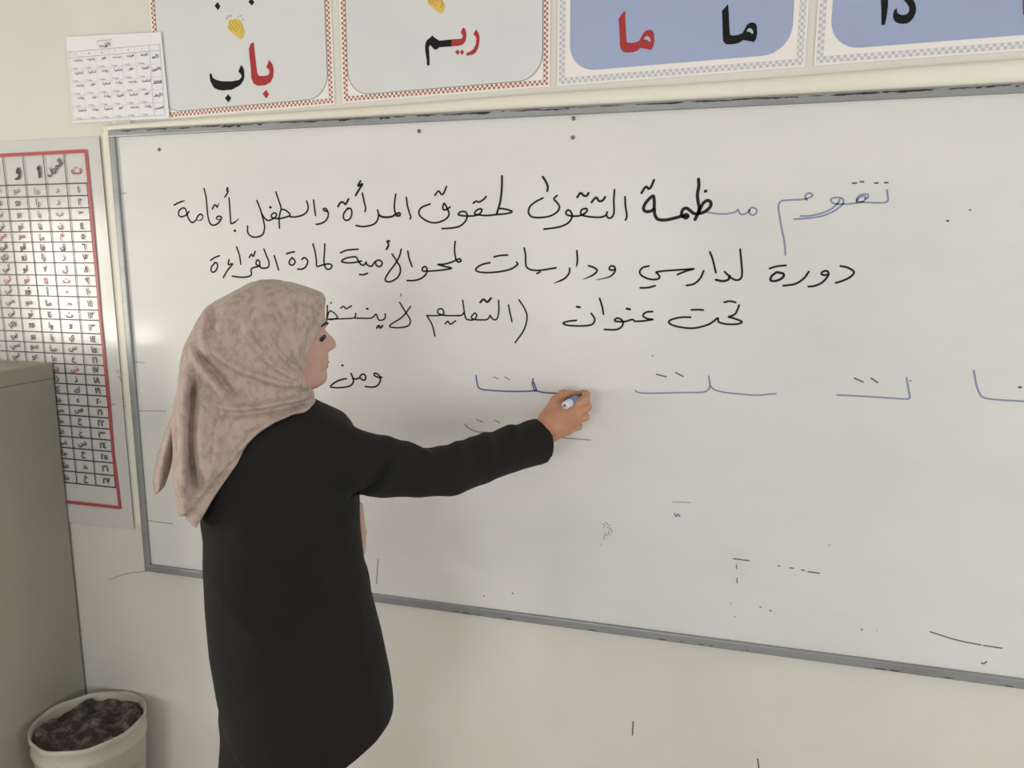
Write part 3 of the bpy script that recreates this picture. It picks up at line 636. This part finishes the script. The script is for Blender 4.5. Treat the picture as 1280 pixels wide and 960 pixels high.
def relax(V, Q, it=1, lam=0.5):
    E = np.concatenate([Q[:, [0, 1]], Q[:, [1, 2]], Q[:, [2, 3]], Q[:, [3, 0]]])
    for _ in range(it):
        s = np.zeros_like(V); c = np.zeros(len(V))
        for a, b in ((0, 1), (1, 0)):
            np.add.at(s, E[:, a], V[E[:, b]]); np.add.at(c, E[:, a], 1)
        V = V+(s/np.maximum(c, 1)[:, None]-V)*lam
    return V
def mesh_np(name, V, Q, mats, parent, mi=None):
    me = bpy.data.meshes.new(name)
    for m in mats: me.materials.append(m)
    me.vertices.add(len(V)); me.vertices.foreach_set('co', V.astype(np.float32).ravel())
    me.loops.add(Q.size); me.loops.foreach_set('vertex_index', Q.astype(np.int32).ravel())
    me.polygons.add(len(Q)); me.polygons.foreach_set('loop_start', np.arange(0, Q.size, 4, dtype=np.int32))
    me.polygons.foreach_set('use_smooth', np.ones(len(Q), bool))
    if mi is not None: me.polygons.foreach_set('material_index', mi.astype(np.int32))
    me.update(calc_edges=True)
    o = bpy.data.objects.new(name, me); COL.objects.link(o); o.parent = parent
    return o
def smin(a, b, k):
    h = np.clip(0.5+0.5*(b-a)/k, 0, 1); return b*(1-h)+a*h-k*h*(1-h)
def smax(a, b, k): return -smin(-a, -b, k)
def cone(X, Y, Z, a, b, ra, rb):
    a = np.array(a, float); b = np.array(b, float); d = b-a; L2 = d@d
    t = np.clip(((X-a[0])*d[0]+(Y-a[1])*d[1]+(Z-a[2])*d[2])/L2, 0, 1)
    return np.sqrt((X-a[0]-t*d[0])**2+(Y-a[1]-t*d[1])**2+(Z-a[2]-t*d[2])**2)-(ra+(rb-ra)*t)
def chain(X, Y, Z, P, Rr, k):
    f = None
    for i in range(len(P)-1):
        c = cone(X, Y, Z, P[i], P[i+1], Rr[i], Rr[i+1]); f = c if f is None else smin(f, c, k)
    return f
def ellip(X, Y, Z, c, r):
    k = np.sqrt(((X-c[0])/r[0])**2+((Y-c[1])/r[1])**2+((Z-c[2])/r[2])**2); return (k-1)*min(r)

# person frame: x = to the viewer's right across the figure, y = towards the board, z = up; feet at the origin
PA = np.array([0.74303627, -0.45, 0.0]); PW = np.array([-0.54798015, 0.83649133, 0.0]); PU = np.array([0.83649133, 0.54798015, 0.0])
def S2(q, w0=0.0):
    d = ray(q); t = ((PA-CAM)@PW+w0)/(d@PW); P = CAM+t*d; return np.array([(P-PA)@PU, w0, P[2]])
def L3(P): return np.array([(P-PA)@PU, (P-PA)@PW, P[2]])
person = tag(empty('person', tuple(PA), math.atan2(PU[1], PU[0])), 'person in beige headscarf and long black jacket writing on the board with a raised arm', 'person')
SKIN = mat('warm_skin', (0.53, 0.325, 0.265), 0.5, 0.3, noise=(40, (0.49, 0.29, 0.23), 4, .4, .7, (1, 1, 1)))
HANDSKIN = mat('tanned_hand_skin', (0.50, 0.255, 0.15), 0.5, 0.4, noise=(60, (0.42, 0.20, 0.115), 4, .4, .75, (1, 1, 1)))
LIP = mat('rose_lip', (0.36, 0.12, 0.10), 0.4)
JACKET = mat('black_wool_cloth', (0.0135, 0.013, 0.0125), 0.85, 0.15, noise=(3, (0.0105, 0.010, 0.0102), 3, .4, .7, (1, 1, 1)), bump=(220, 0.12), sheen=0.03)
TROUS = mat('black_trouser_cloth', (0.012, 0.012, 0.013), 0.85, 0.25)

class Stack:
    """vertical stack of ellipses given by outline columns (row, left, right, half depth, depth centre)"""
    def __init__(s, rows):
        z, c, hw, d, w = [], [], [], [], []
        for py, l, r, dep, cw_ in rows:
            a, b = S2((l, py)), S2((r, py)); z.append((a[2]+b[2])/2); c.append((a[0]+b[0])/2); hw.append((b[0]-a[0])/2); d.append(dep); w.append(cw_)
        o = np.argsort(z); s.z = np.array(z)[o]; s.c = np.array(c)[o]; s.hw = np.array(hw)[o]; s.d = np.array(d)[o]; s.w = np.array(w)[o]
    def __call__(s, X, Y, Z, p=2.0, grow=0.0):
        zz = Z[0, 0, :]
        c, hw, d, w = (np.interp(zz, s.z, v)[None, None, :] for v in (s.c, s.hw, s.d, s.w))
        hw = hw+grow; d = d+grow
        k = (np.abs((X-c)/hw)**p+np.abs((Y-w)/d)**p)**(1/p)
        f = (k-1)*np.minimum(hw, d)
        return np.maximum(f, np.maximum(s.z[0]-grow-Z, Z-s.z[-1]-grow))
def foldfield(X, Z, lines):
    """height field of soft ridges along polylines seen across the figure: (points px, height, width)"""
    x2, z2 = X[:, 0, :], Z[:, 0, :]; H = np.zeros_like(x2)
    for pts, h, s in lines:
        P = [S2(q)[[0, 2]] for q in spline(pts, 5)]; D = np.full_like(x2, 9.0); T = np.zeros_like(x2); n = len(P)-1
        for i in range(n):
            a, b = P[i], P[i+1]; d = b-a; t = np.clip(((x2-a[0])*d[0]+(z2-a[1])*d[1])/(d@d+1e-12), 0, 1)
            q = np.hypot(x2-a[0]-t*d[0], z2-a[1]-t*d[1]); m = q < D; D = np.where(m, q, D); T = np.where(m, (i+t)/n, T)
        H += h*np.exp(-(D/s)**2)*np.clip(np.minimum(T, 1-T)*5+0.25, 0, 1)
    return H[:, None, :]
def above(X, Z, pts, lift=0.0):
    """signed height under a polyline given in px (positive below it)"""
    P = np.array([S2(q)[[0, 2]] for q in pts]); o = np.argsort(P[:, 0]); P = P[o]
    x2 = X[:, 0, 0]; zl = np.interp(x2, P[:, 0], P[:, 1]); sl = np.gradient(zl, x2)
    return (zl[:, None, None]+lift-Z[0, 0, :][None, None, :])/np.sqrt(1+sl**2)[:, None, None]

TORSO = Stack([(494, 330, 385, .050, .0), (503, 312, 398, .068, -.01), (511, 292, 414, .088, -.015), (520, 277, 431, .108, -.015), (532, 268, 440, .122, -.013), (545, 262, 444, .130, -.012), (570, 256, 448, .142, -.005), (605, 251, 449, .146, 0), (640, 249.5, 449, .148, 0), (662, 253, 450, .146, 0),
    (700, 253, 454, .143, 0), (745, 255, 463, .143, 0), (800, 260, 477, .148, 0), (850, 269, 487, .153, 0), (885, 277, 492, .157, 0), (925, 288, 493, .16, 0), (980, 296, 490, .16, 0)])
ARM_PX = [(414, 566, -.085, .055), (445, 578, -.095, .058), (480, 584, -.090, .0555), (522, 589, -.078, .0485), (562, 588, -.060, .0490), (598, 575, -.022, .0485), (636, 562, .022, .0475), (676, 551, .068, .0500)]
ARM = [S2((a, b), c) for a, b, c, r in ARM_PX]; ARMR = [r for *_, r in ARM_PX]
CUFF = ARM[-1]+(ARM[-1]-ARM[-2])*0.9
# ---- jacket
def jacket():
    X, Y, Z, org, h = grid(((-.26, .62), (-.26, .30), (.62, 1.52)), .0058)
    f = TORSO(X, Y, Z, 2.2)
    H = foldfield(X, Z, [([(474, 548), (461, 572), (446, 590), (430, 602)], -.012, .0065), ([(482, 552), (470, 576), (454, 597)], .006, .008),
        ([(300, 772), (350, 735), (420, 672)], .005, .016), ([(320, 800), (380, 760), (440, 700)], -.004, .014), ([(330, 700), (380, 655), (440, 625)], .004, .014),
        ([(262, 700), (300, 740), (340, 770)], .004, .015), ([(360, 640), (362, 760), (368, 950)], -.003, .004), ([(440, 720), (452, 800), (470, 880)], .004, .010)])
    a = chain(X, Y, Z, ARM+[CUFF], ARMR+[.051], .006)-.001
    # sleeve wrinkles: run round the arm, stronger at the elbow's upper side
    t = (X-ARM[0][0])/(ARM[-1][0]-ARM[0][0])
    v = (Z-1.32)
    wr = np.abs(np.sin(t*21+9*v+2*Y))**2*0.9+0.5*np.sin(t*47-24*v+1.5)+0.35*np.sin(t*83+30*v)
    up = np.clip(.4+(Z-1.335)*16, .03, 1.2)
    a = a-.0034*(wr-.4)*np.clip((t-.12)*4, 0, 1)*np.clip((1.02-t)*5, .25, 1)*up
    def dent(q, w, r, dep):
        c = S2(q, w); return dep*np.exp(-((X-c[0])**2+(Y-c[1])**2+(Z-c[2])**2)/r**2)
    a = a+dent((535, 559), -.07, .022, .010)-dent((522, 553), -.08, .016, .004)-dent((492, 545), -.09, .016, .004)
    d = ARM[-1]-ARM[-2]; d = d/np.linalg.norm(d); e = ARM[-1]-d*0.009
    a = smax(a, (X-e[0])*d[0]+(Y-e[1])*d[1]+(Z-e[2])*d[2], .0025)
    f = smin(f, a, .030)
    f = f-H*np.clip((.03-Y)/.05, 0, 1)
    # far arm, held in front of the body
    b = chain(X, Y, Z, [(-.075, .085, 1.375), (-.085, .165, 1.14), (-.03, .222, 1.075)], [.062, .055, .045], .02)
    f = smin(f, b, .03)
    hem = above(X, Z, [(240, 905), (288, 927), (300, 945), (330, 964), (360, 975), (395, 971), (415, 961), (435, 948), (462, 926), (480, 905), (488, 890), (492, 868), (496, 800)], (.45+.17*np.clip((X[:, :1, :1]+.02)/.12, 0, 1))*np.clip(-Y, 0, .2))
    f = np.where(Z < 1.08, smax(f, hem, .006), f)
    V, Q = surface_nets(f, org, h); return relax(V, Q, 2), Q
V, Q = jacket(); mesh_np('jacket', V, Q, [JACKET], person)
# open front edge of the jacket
bm = bmesh.new()
ed = [(450, 690), (458, 705), (462, 720), (462, 738), (467, 752), (471, 768), (464, 770), (456, 740), (448, 710)]
va = [bm.verts.new(S2(q, .010)) for q in ed]; vb = [bm.verts.new(S2(q, -.012)) for q in ed]
bm.faces.new(va); bm.faces.new(vb[::-1])
for i in range(len(ed)): bm.faces.new((va[i], vb[i], vb[(i+1) % len(ed)], va[(i+1) % len(ed)]))
bmesh.ops.bevel(bm, geom=list(bm.edges), offset=.003, segments=2, affect='EDGES'); bmobj('pocket_flap', bm, JACKET, person, True)

# ---- trousers and shoes
def trousers():
    X, Y, Z, org, h = grid(((-.32, .25), (-.22, .25), (.03, .95)), .009)
    f = ellip(X, Y, Z, (-.02, .0, .85), (.115, .110, .13))
    f = smin(f, chain(X, Y, Z, [(-.045, .045, .80), (-.06, .05, .46), (-.09, .05, .05)], [.098, .078, .074], .03), .03)
    f = smin(f, chain(X, Y, Z, [(-.015, -.045, .80), (-.02, -.05, .46), (-.03, -.06, .05)], [.082, .076, .074], .03), .03)
    f = smin(f, chain(X, Y, Z, [(-.055, .0, .80), (-.070, .0, .70), (-.085, .01, .5)], [.070, .070, .06], .03), .03)
    f = np.maximum(f, .045-Z)
    V, Q = surface_nets(f, org, h); return relax(V, Q, 2), Q
V, Q = trousers(); mesh_np('trousers', V, Q, [TROUS], person)
for cxs, cys in ((-.085, .05), (-.015, -.06)):
    X, Y, Z, org, h = grid(((cxs-.12, cxs+.22), (cys-.08, cys+.12), (-.01, .12)), .006)
    f = chain(X, Y, Z, [(cxs-.05, cys, .04), (cxs+.06, cys+.01, .035), (cxs+.14, cys+.03, .028)], [.042, .042, .030], .02); f = smax(f, .0008-Z, .004)
    V, Q = surface_nets(f, org, h); mesh_np('shoe', relax(V, Q, 1), Q, [mat('black_shoe_leather', (0.015, 0.015, 0.015), 0.4)], person)

# ---- head and face
U0, PHI = 0.012, math.radians(5)
PROF = [(403, 372), (404.5, 382), (406.5, 395), (408, 403), (405.8, 411), (407, 418), (408, 426), (409, 434), (410, 440), (410.2, 447), (409.6, 455.9), (407.8, 462), (409.2, 467), (409.2, 473), (406.5, 478), (399, 482.5), (389, 486), (380, 492), (374, 505)]
_p = np.array([S2(q)[[0, 2]] for q in PROF]); PZ = _p[::-1, 1]; PX_ = (_p[::-1, 0]-U0)
NOSE = [(405.8, 409), (405.8, 411), (410.3, 416.5), (417.2, 422.8), (420.2, 427.5), (421.2, 431), (420.3, 434.6), (416.5, 437.8), (411.5, 439.6), (410, 441)]
_n = np.array([S2(q)[[0, 2]] for q in NOSE]); NZ_ = _n[::-1, 1]; NX_ = _n[::-1, 0]-U0; NB = np.maximum(NX_-np.interp(NZ_, PZ, PX_), 0)
zf = lambda py, px=405: S2((px, py))[2]
WZ = np.array([zf(505), zf(490), zf(484), zf(476), zf(466), zf(455), zf(440), zf(425), zf(408), zf(390), zf(372)]); WW = np.array([.046, .047, .050, .054, .058, .062, .067, .070, .070, .070, .066])
ZE = zf(420.6, 400); YE = .0325
def head_f(Xh, Yh, Z):
    a = np.interp(Z, PZ, PX_); W = np.interp(Z, WZ, WW)
    nb = np.interp(Z, NZ_, NB, left=0, right=0); zt = np.clip((zf(412)-Z)/(zf(412)-zf(434)), 0, 1); sn = .0065+.0050*zt
    B = nb*np.exp(-(Yh/sn)**2)
    ay = np.abs(Yh)
    B = B+.0055*np.exp(-((ay-.0125)/.0055)**2-((Z-zf(434.5))/.0055)**2)
    B = B-.0065*np.exp(-((ay-YE)/.015)**2-((Z-ZE-.001)/.010)**2)
    B = B+.0035*np.exp(-((ay-.030)/.020)**2-((Z-zf(406))/.006)**2)
    B = B+.0030*np.exp(-((ay-.042)/.018)**2-((Z-zf(440))/.013)**2)
    B = B-.0030*np.exp(-((ay-.024)/.006)**2-((Z-zf(447))/.010)**2)
    lw = np.exp(-(Yh/.0165)**2)
    B = B+lw*(.0036*np.exp(-((Z-zf(453.0))/.0030)**2)+.0040*np.exp(-((Z-zf(458.6))/.0030)**2)+.0015*np.exp(-((Z-zf(446.5))/.0025)**2))
    B = B-.0040*np.exp(-(Yh/.021)**2-((Z-zf(455.8))/.0014)**2)
    Xs = Xh-B
    af = np.where(Xs > 0, np.maximum(a, .02), .09); p = 2.25
    k = (np.abs(Xs/af)**p+np.abs(Yh/W)**p)**(1/p)
    f = (k-1)*np.minimum(af, W)
    return f
def eye_x(): return float(np.interp(ZE, PZ, PX_))-.0215
def head():
    X, Y, Z, org, h = grid(((-.10, .135), (-.095, .095), (1.43, 1.66)), .0019)
    Xh = (X-U0)*math.cos(PHI)+Y*math.sin(PHI); Yh = -(X-U0)*math.sin(PHI)+Y*math.cos(PHI)
    f = head_f(Xh, Yh, Z)
    f = np.maximum(f, Z-1.655); f = np.maximum(f, 1.44-Z)
    for s in (-1, 1):
        ex = eye_x(); lid = np.sqrt((Xh-ex)**2+(Yh-s*YE)**2+(Z-ZE)**2)-.0140
        f = smin(f, lid, .004)
        slit = np.sqrt(((Xh-ex-.010)/.0125)**2+((Yh-s*(YE+.003))/.0160)**2+((Z-ZE+.0004+.10*(Yh*s-YE))/.0044)**2)-1
        f = np.maximum(f, -slit*.004)
    V, Q = surface_nets(f, org, h); V = relax(V, Q, 1, .4)
    c = V[Q].mean(1); xh = (c[:, 0]-U0)*math.cos(PHI)+c[:, 1]*math.sin(PHI); yh = -(c[:, 0]-U0)*math.sin(PHI)+c[:, 1]*math.cos(PHI)
    lip = (xh > .060) & (((yh/.023)**2+((c[:, 2]-zf(455.6))/(.0085))**2) < 1)
    return V, Q, lip.astype(int)
# ---- writing hand (points: pixel, distance off the board)
def HP(px, py, off): return L3(on_y((px, py), -off))
def hand():
    T = lambda *a: HP(*a)
    X, Y, Z, org, h = grid(((.47, .72), (-.06, .20), (1.27, 1.48)), .0021)
    wr0, wr1 = HP(655, 560, .112), HP(674, 547, .094)
    f = chain(X, Y, Z, [wr0, wr1, T(690, 533, .092)], [.0255, .0255, .0270], .012)
    # palm: four metacarpals and the thumb mound
    mcp = [T(713, 510, .086), T(719, 517, .089), T(717.5, 526.5, .086), T(709.5, 537, .080)]
    base = [T(683, 523, .090), T(685, 530, .094), T(685, 537, .092), T(684, 543, .086)]
    for a, b, r in zip(base, mcp, (.0150, .0150, .0140, .0125)):
        f = smin(f, cone(X, Y, Z, a, b, .0165, r), .014)
    f = smin(f, cone(X, Y, Z, T(688, 524, .078), T(711, 522, .072), .020, .018), .014)
    fingers = [([mcp[0], T(732.0, 498, .066), T(732.5, 492.5, .046), T(729, 490.5, .024)], [.0112, .0096, .0086, .0070]),
               ([mcp[1], T(734.0, 509, .068), T(733, 505, .042), T(726, 498, .026)], [.0114, .0098, .0088, .0072]),
               ([mcp[2], T(731.5, 521, .066), T(728, 520, .040), T(718, 514, .030)], [.0110, .0094, .0086, .0074]),
               ([mcp[3], T(723.0, 533, .060), T(719, 531, .038), T(711, 525, .030)], [.0100, .0086, .0078, .0068])]
    for P, R_ in fingers: f = smin(f, chain(X, Y, Z, P, R_, .003), .0035)
    th = chain(X, Y, Z, [T(684, 524, .080), T(696, 502, .076), T(704.5, 494, .060), T(722, 493, .030)], [.0185, .0145, .0118, .0085], .006)
    f = smin(f, th, .006)
    V, Q = surface_nets(f, org, h); return relax(V, Q, 2, .4), Q
def plain_body():
    X, Y, Z, org, h = grid(((-.22, .56), (-.2, .26), (.75, 1.50)), .011)
    f = np.maximum(TORSO(X, Y, Z, 2.0, -.035), 1.0-Z)
    f = smin(f, chain(X, Y, Z, [(.012, 0, 1.36), (.008, 0, 1.47)], [.045, .042], .02), .03)
    f = smin(f, chain(X, Y, Z, ARM, [.036, .036, .034, .030, .030, .028, .026, .024], .02), .03)
    f = smin(f, chain(X, Y, Z, [(-.075, .085, 1.375), (-.085, .165, 1.14), (-.03, .222, 1.075)], [.04, .032, .023], .02), .02)
    V, Q = surface_nets(f, org, h); return relax(V, Q, 2), Q
def resting_hand():
    X, Y, Z, org, h = grid(((.03, .24), (.15, .29), (.95, 1.12)), .003)
    f = chain(X, Y, Z, [(.04, .208, 1.078), (.095, .222, 1.055), (.12, .226, 1.047)], [.024, .024, .022], .01)
    f = smin(f, cone(X, Y, Z, (.105, .224, 1.062), (.145, .228, 1.055), .015, .013), .012); f = smin(f, cone(X, Y, Z, (.105, .226, 1.040), (.143, .230, 1.030), .015, .012), .012)
    for k, (dy, dz, l) in enumerate(((0.0, 1.066, .92), (.002, 1.050, 1.0), (.003, 1.034, .94), (.002, 1.020, .76))):
        P = [(.148, .228+dy, dz), (.148+.030*l, .226+dy, dz-.004), (.148+.050*l, .216+dy, dz-.010), (.148+.058*l, .203+dy, dz-.016)]
        f = smin(f, chain(X, Y, Z, P, [.0098, .0088, .0080, .0070], .003), .0035)
    f = smin(f, chain(X, Y, Z, [(.098, .214, 1.066), (.122, .200, 1.080), (.146, .192, 1.083), (.166, .188, 1.079)], [.016, .0120, .0100, .0080], .005), .006)
    V, Q = surface_nets(f, org, h); V = relax(V, Q, 1, .4); V[:, 0] -= .09; V[:, 1] += .007; return V, Q
Vh, Qh, lip = head(); Vd, Qd = hand(); Vb, Qb = plain_body(); Vr, Qr = resting_hand()
Vall = np.concatenate([Vh, Vd, Vb, Vr]); Qall = np.concatenate([Qh, Qd+len(Vh), Qb+len(Vh)+len(Vd), Qr+len(Vh)+len(Vd)+len(Vb)])
mi = np.concatenate([lip, np.full(len(Qd), 2), np.full(len(Qb)+len(Qr), 2)])
mesh_np('body', Vall, Qall, [SKIN, LIP, HANDSKIN], person, mi)
# eyes, brows
def H2P(xh, yh, z):
    return (U0+xh*math.cos(PHI)-yh*math.sin(PHI), xh*math.sin(PHI)+yh*math.cos(PHI), z)
def face_x(yh, z):
    xs = np.linspace(.04, .14, 600); f = head_f(xs, np.full_like(xs, yh), np.full_like(xs, z)); i = np.argmax(f > 0); return float(xs[i])
EYEW = mat('eye_white', (0.40, 0.34, 0.30), 0.3); IRIS = mat('dark_brown_iris', (0.018, 0.010, 0.007), 0.15); HAIR = mat('dark_brow_hair', (0.016, 0.010, 0.008), 0.7)
for s in (-1, 1):
    bm = bmesh.new(); bmesh.ops.create_uvsphere(bm, u_segments=20, v_segments=14, radius=.0128)
    bmesh.ops.translate(bm, verts=bm.verts, vec=H2P(eye_x(), s*YE, ZE)); eb = bmobj('eyeball', bm, EYEW, person, True)
    bm = bmesh.new(); bmesh.ops.create_uvsphere(bm, u_segments=16, v_segments=12, radius=.0076)
    bmesh.ops.translate(bm, verts=bm.verts, vec=H2P(eye_x()+.0056, s*(YE+.0050), ZE-.0004)); bmobj('iris', bm, IRIS, eb, True)
    bm = bmesh.new(); P = []
    for k in range(11):
        t = -1+2*k/10; yh = s*(YE+.002+.0150*t); z = ZE+.0046*(1-t*t)-.0026*max(t, 0)
        xr = eye_x()+math.sqrt(max(.0155**2-(.0125*t)**2-(z-ZE)**2, 1e-6)); P.append(H2P(xr+.0004, yh, z))
    tube(bm, P, [.0008+.0013*(k/10) if k < 9 else .0010 for k in range(11)], 8); bmobj('eyelashes', bm, HAIR, person, True)
    bm = bmesh.new(); P = []
    for k in range(12):
        t = k/11; yh = s*(.010+.044*t); z = zf(405.2)+.0035*math.sin(math.pi*min(1, t*1.15))-.006*max(0, t-.65)
        P.append(H2P(face_x(yh, z)+.0002, yh, z))
    tube(bm, P, [.0016+.0011*math.sin(math.pi*min(1, (k+2)/12)) for k in range(12)], 8); bmobj('eyebrow', bm, HAIR, person, True)

# ---- headscarf
SCARF = mat('beige_marbled_scarf', (0.44, 0.345, 0.30), 0.7, 0.25, noise=(75, (0.33, 0.25, 0.215), 10, 0.45, 0.62, (1, 1, 0.7)), bump=(140, 0.25), sheen=0.15)
HOOD = Stack([(350.5, 322, 352, .020, 0), (353, 311, 366, .045, 0), (358, 302, 382, .064, 0), (366, 286, 403, .079, 0), (374, 270, 409, .086, 0), (385, 256, 411, .091, 0), (400, 245, 412, .094, 0), (415, 238, 414, .096, 0), (430, 231.5, 415, .097, 0), (450, 227, 414, .097, 0), (470, 223, 412, .096, 0),
    (480, 222, 404, .095, 0), (490, 220, 396, .094, 0), (500, 218.5, 392.5, .100, 0), (510, 217.5, 392, .112, 0), (525, 215.5, 380, .120, 0), (545, 215, 350, .122, 0), (567, 216, 325, .125, 0), (605, 219, 300, .125, 0), (645, 221, 280, .125, 0)])
FOLDS = [([(372, 442), (366, 412), (364, 385), (368, 362)], .004, .005), ([(384, 480), (372, 468), (366, 452)], .004, .004), ([(222, 520), (226, 560), (230, 600)], .006, .006), ([(330, 372), (318, 395), (306, 420), (288, 436)], .004, .007), ([(262, 382), (257, 405), (259, 428), (266, 446)], .006, .006), ([(240, 430), (262, 458), (280, 478), (292, 497)], .010, .0075), ([(252, 436), (276, 462), (296, 486)], -.006, .006),
    ([(384, 476), (340, 466), (290, 446), (262, 424)], .007, .0065), ([(380, 470), (345, 450), (318, 420), (300, 385)], .006, .0065), ([(378, 455), (362, 425), (346, 390), (335, 362)], .005, .007), ([(382, 462), (352, 438), (330, 405)], -.004, .005),
    ([(388, 488), (345, 492), (300, 497), (262, 492)], .008, .0065), ([(380, 496), (345, 500), (300, 505)], -.004, .0050), ([(390, 500), (352, 508), (318, 524), (290, 556)], .006, .006),
    ([(238, 455), (234, 500), (236, 560), (238, 610)], .010, .010), ([(258, 470), (256, 520), (262, 580)], .006, .010), ([(247, 465), (245, 520), (249, 590)], -.007, .007), ([(280, 505), (275, 540), (262, 590)], .005, .008),
    ([(390, 372), (385, 392), (376, 415), (372, 440)], .004, .005), ([(398, 372), (394, 390), (386, 410)], -.003, .004), ([(300, 365), (285, 385), (275, 410)], .004, .008)]
EDGE = [(410, 366), (408, 378), (406.5, 390), (405, 398), (401.5, 406), (395, 416), (386, 430), (380.5, 442), (378, 453), (378, 462), (380, 470), (385, 478), (393, 485.5), (399, 491), (402, 500), (402, 520)]
def scarf():
    X, Y, Z, org, h = grid(((-.265, .125), (-.19, .19), (1.215, 1.705)), .0036)
    hood = HOOD(X, Y, Z, 2.15)
    e = np.array([S2(q)[[0, 2]] for q in EDGE]); e = e[np.argsort(e[:, 1])]
    ue = np.interp(Z[0, 0, :], e[:, 1], e[:, 0])[None, None, :]
    # the opening follows the turned face
    cut = (X-ue)*math.cos(PHI)+(Y+.055)*math.sin(PHI)*np.clip((zf(396)-Z)/.015, 0, 1)
    hood = smax(hood, cut, .008)
    rim = np.abs(cut+.004); lowf = np.clip((zf(395)-Z)/.02, 0, 1)
    H = 1.75*foldfield(X, Z, FOLDS); near = np.clip((.04-Y)/.06, 0, 1)
    nz = .0016*np.sin(38*X+21*Z+3*np.sin(14*Z))+.0012*np.sin(63*Z-27*X+20*Y)
    tor = TORSO(X, Y, Z, 2.2, .0115)
    outer = above(X, Z, [(200, 634), (221, 632), (233, 627), (262, 592), (290, 559), (309, 538), (326, 522), (342, 513), (366, 505.5), (379, 507), (392, 509), (420, 512)])
    inner = above(X, Z, [(226, 620), (250.5, 640), (269, 606), (293.5, 568), (317.5, 533.5), (342, 514.5), (366, 506.5), (392, 510), (420, 513)])
    left = np.clip((S2((330, 520))[0]-X)/.05, 0, 1)
    drape = smin(hood, tor+.02*(1-left), .02)-H*near-nz
    f1 = smax(drape, outer, .004)
    f2 = smax(drape+.007, inner, .004)
    f = np.minimum(f1, f2)
    V, Q = surface_nets(f, org, h); return relax(V, Q, 1, .4), Q
V, Q = scarf(); mesh_np('headscarf', V, Q, [SCARF], person)
# flat tail of the scarf hanging behind the shoulder: rows of (left, fold, right) px
bm = bmesh.new(); rows = []
for l, m_, r in (((219, 500), (223, 503), (228, 505)), ((213.5, 522), (218, 525), (222, 528)), ((206, 541), (213, 545), (219, 550)), ((199.5, 557), (209.5, 562), (217, 568)), ((195, 577), (205, 581), (213.5, 585)), ((190.8, 600), (202, 601), (209.5, 598)), ((192.5, 612), (200.5, 610), (206, 608)), ((194.6, 619), (197, 616.5), (201, 613.5))):
    rows.append([bm.verts.new(S2(q, w)) for q, w in ((l, .035), (m_, .008), (r, .030), (m_, .030))])
for a, b in zip(rows, rows[1:]):
    for j in range(4): bm.faces.new((a[j], b[j], b[(j+1) % 4], a[(j+1) % 4]))
bm.faces.new(rows[0][::-1]); bm.faces.new(rows[-1]); bmesh.ops.subdivide_edges(bm, edges=bm.edges, cuts=1, use_grid_fill=True, smooth=0.3)
bmobj('scarf_tail', bm, SCARF, person, True)
X, Y, Z, org, h = grid(((.12, .19), (-.02, .08), (1.11, 1.26)), .004)
f = chain(X, Y, Z, [S2((449, 632), .03), S2((452, 665), .03), S2((453.5, 690), .03)], [.008, .010, .006], .005)
V, Q = surface_nets(f, org, h); mesh_np('scarf_end', V, Q, [mat('pink_beige_scarf_end', (0.52, 0.36, 0.29), 0.7)], person)

# ------------------------------------------------------------------ marker pen in the hand
ma, mb = on_y((706, 507), -.124), on_y((733, 491.8), -.001)
mk = tag(empty('marker_pen', tuple(ma)), 'white and blue whiteboard marker held in the raised hand', 'marker')
dv = Vector(mb-ma); Lm = dv.length; rot = dv.to_track_quat('Z', 'Y').to_matrix()
def mpart(name, prof, m, parent):
    bm = bmesh.new(); lathe(bm, prof, 28); bmesh.ops.remove_doubles(bm, verts=bm.verts, dist=1e-6)
    bmesh.ops.rotate(bm, verts=bm.verts, cent=(0, 0, 0), matrix=rot); return bmobj(name, bm, m, parent, True)
mpart('barrel', [(0, 0), (.0060, .0), (.0085, .0025), (.0090, .006), (.0090, .060), (.0080, .0625), (0, .0625)], mat('pale_marker_plastic', (0.66, 0.66, 0.76), 0.3), mk)
mpart('barrel_label', [(.00905, .026), (.0093, .0265), (.0093, .056), (.00905, .0565)], mat('blue_marker_label', (0.16, 0.19, 0.42), 0.35), mk)
mpart('end_plug', [(0, -.0008), (.0026, -.0008), (.0032, .0004)], mat('dark_blue_plug', (0.08, 0.10, 0.24), 0.4), mk)
mpart('grip', [(0, .0625), (.0085, .0627), (.0080, .080), (.0060, Lm-.022), (.0040, Lm-.012), (0, Lm-.012)], mat('dark_blue_grip', (0.05, 0.06, 0.17), 0.35), mk)
mpart('nib', [(0, Lm-.013), (.0026, Lm-.013), (.0024, Lm-.002), (0, Lm)], INK_D, mk)
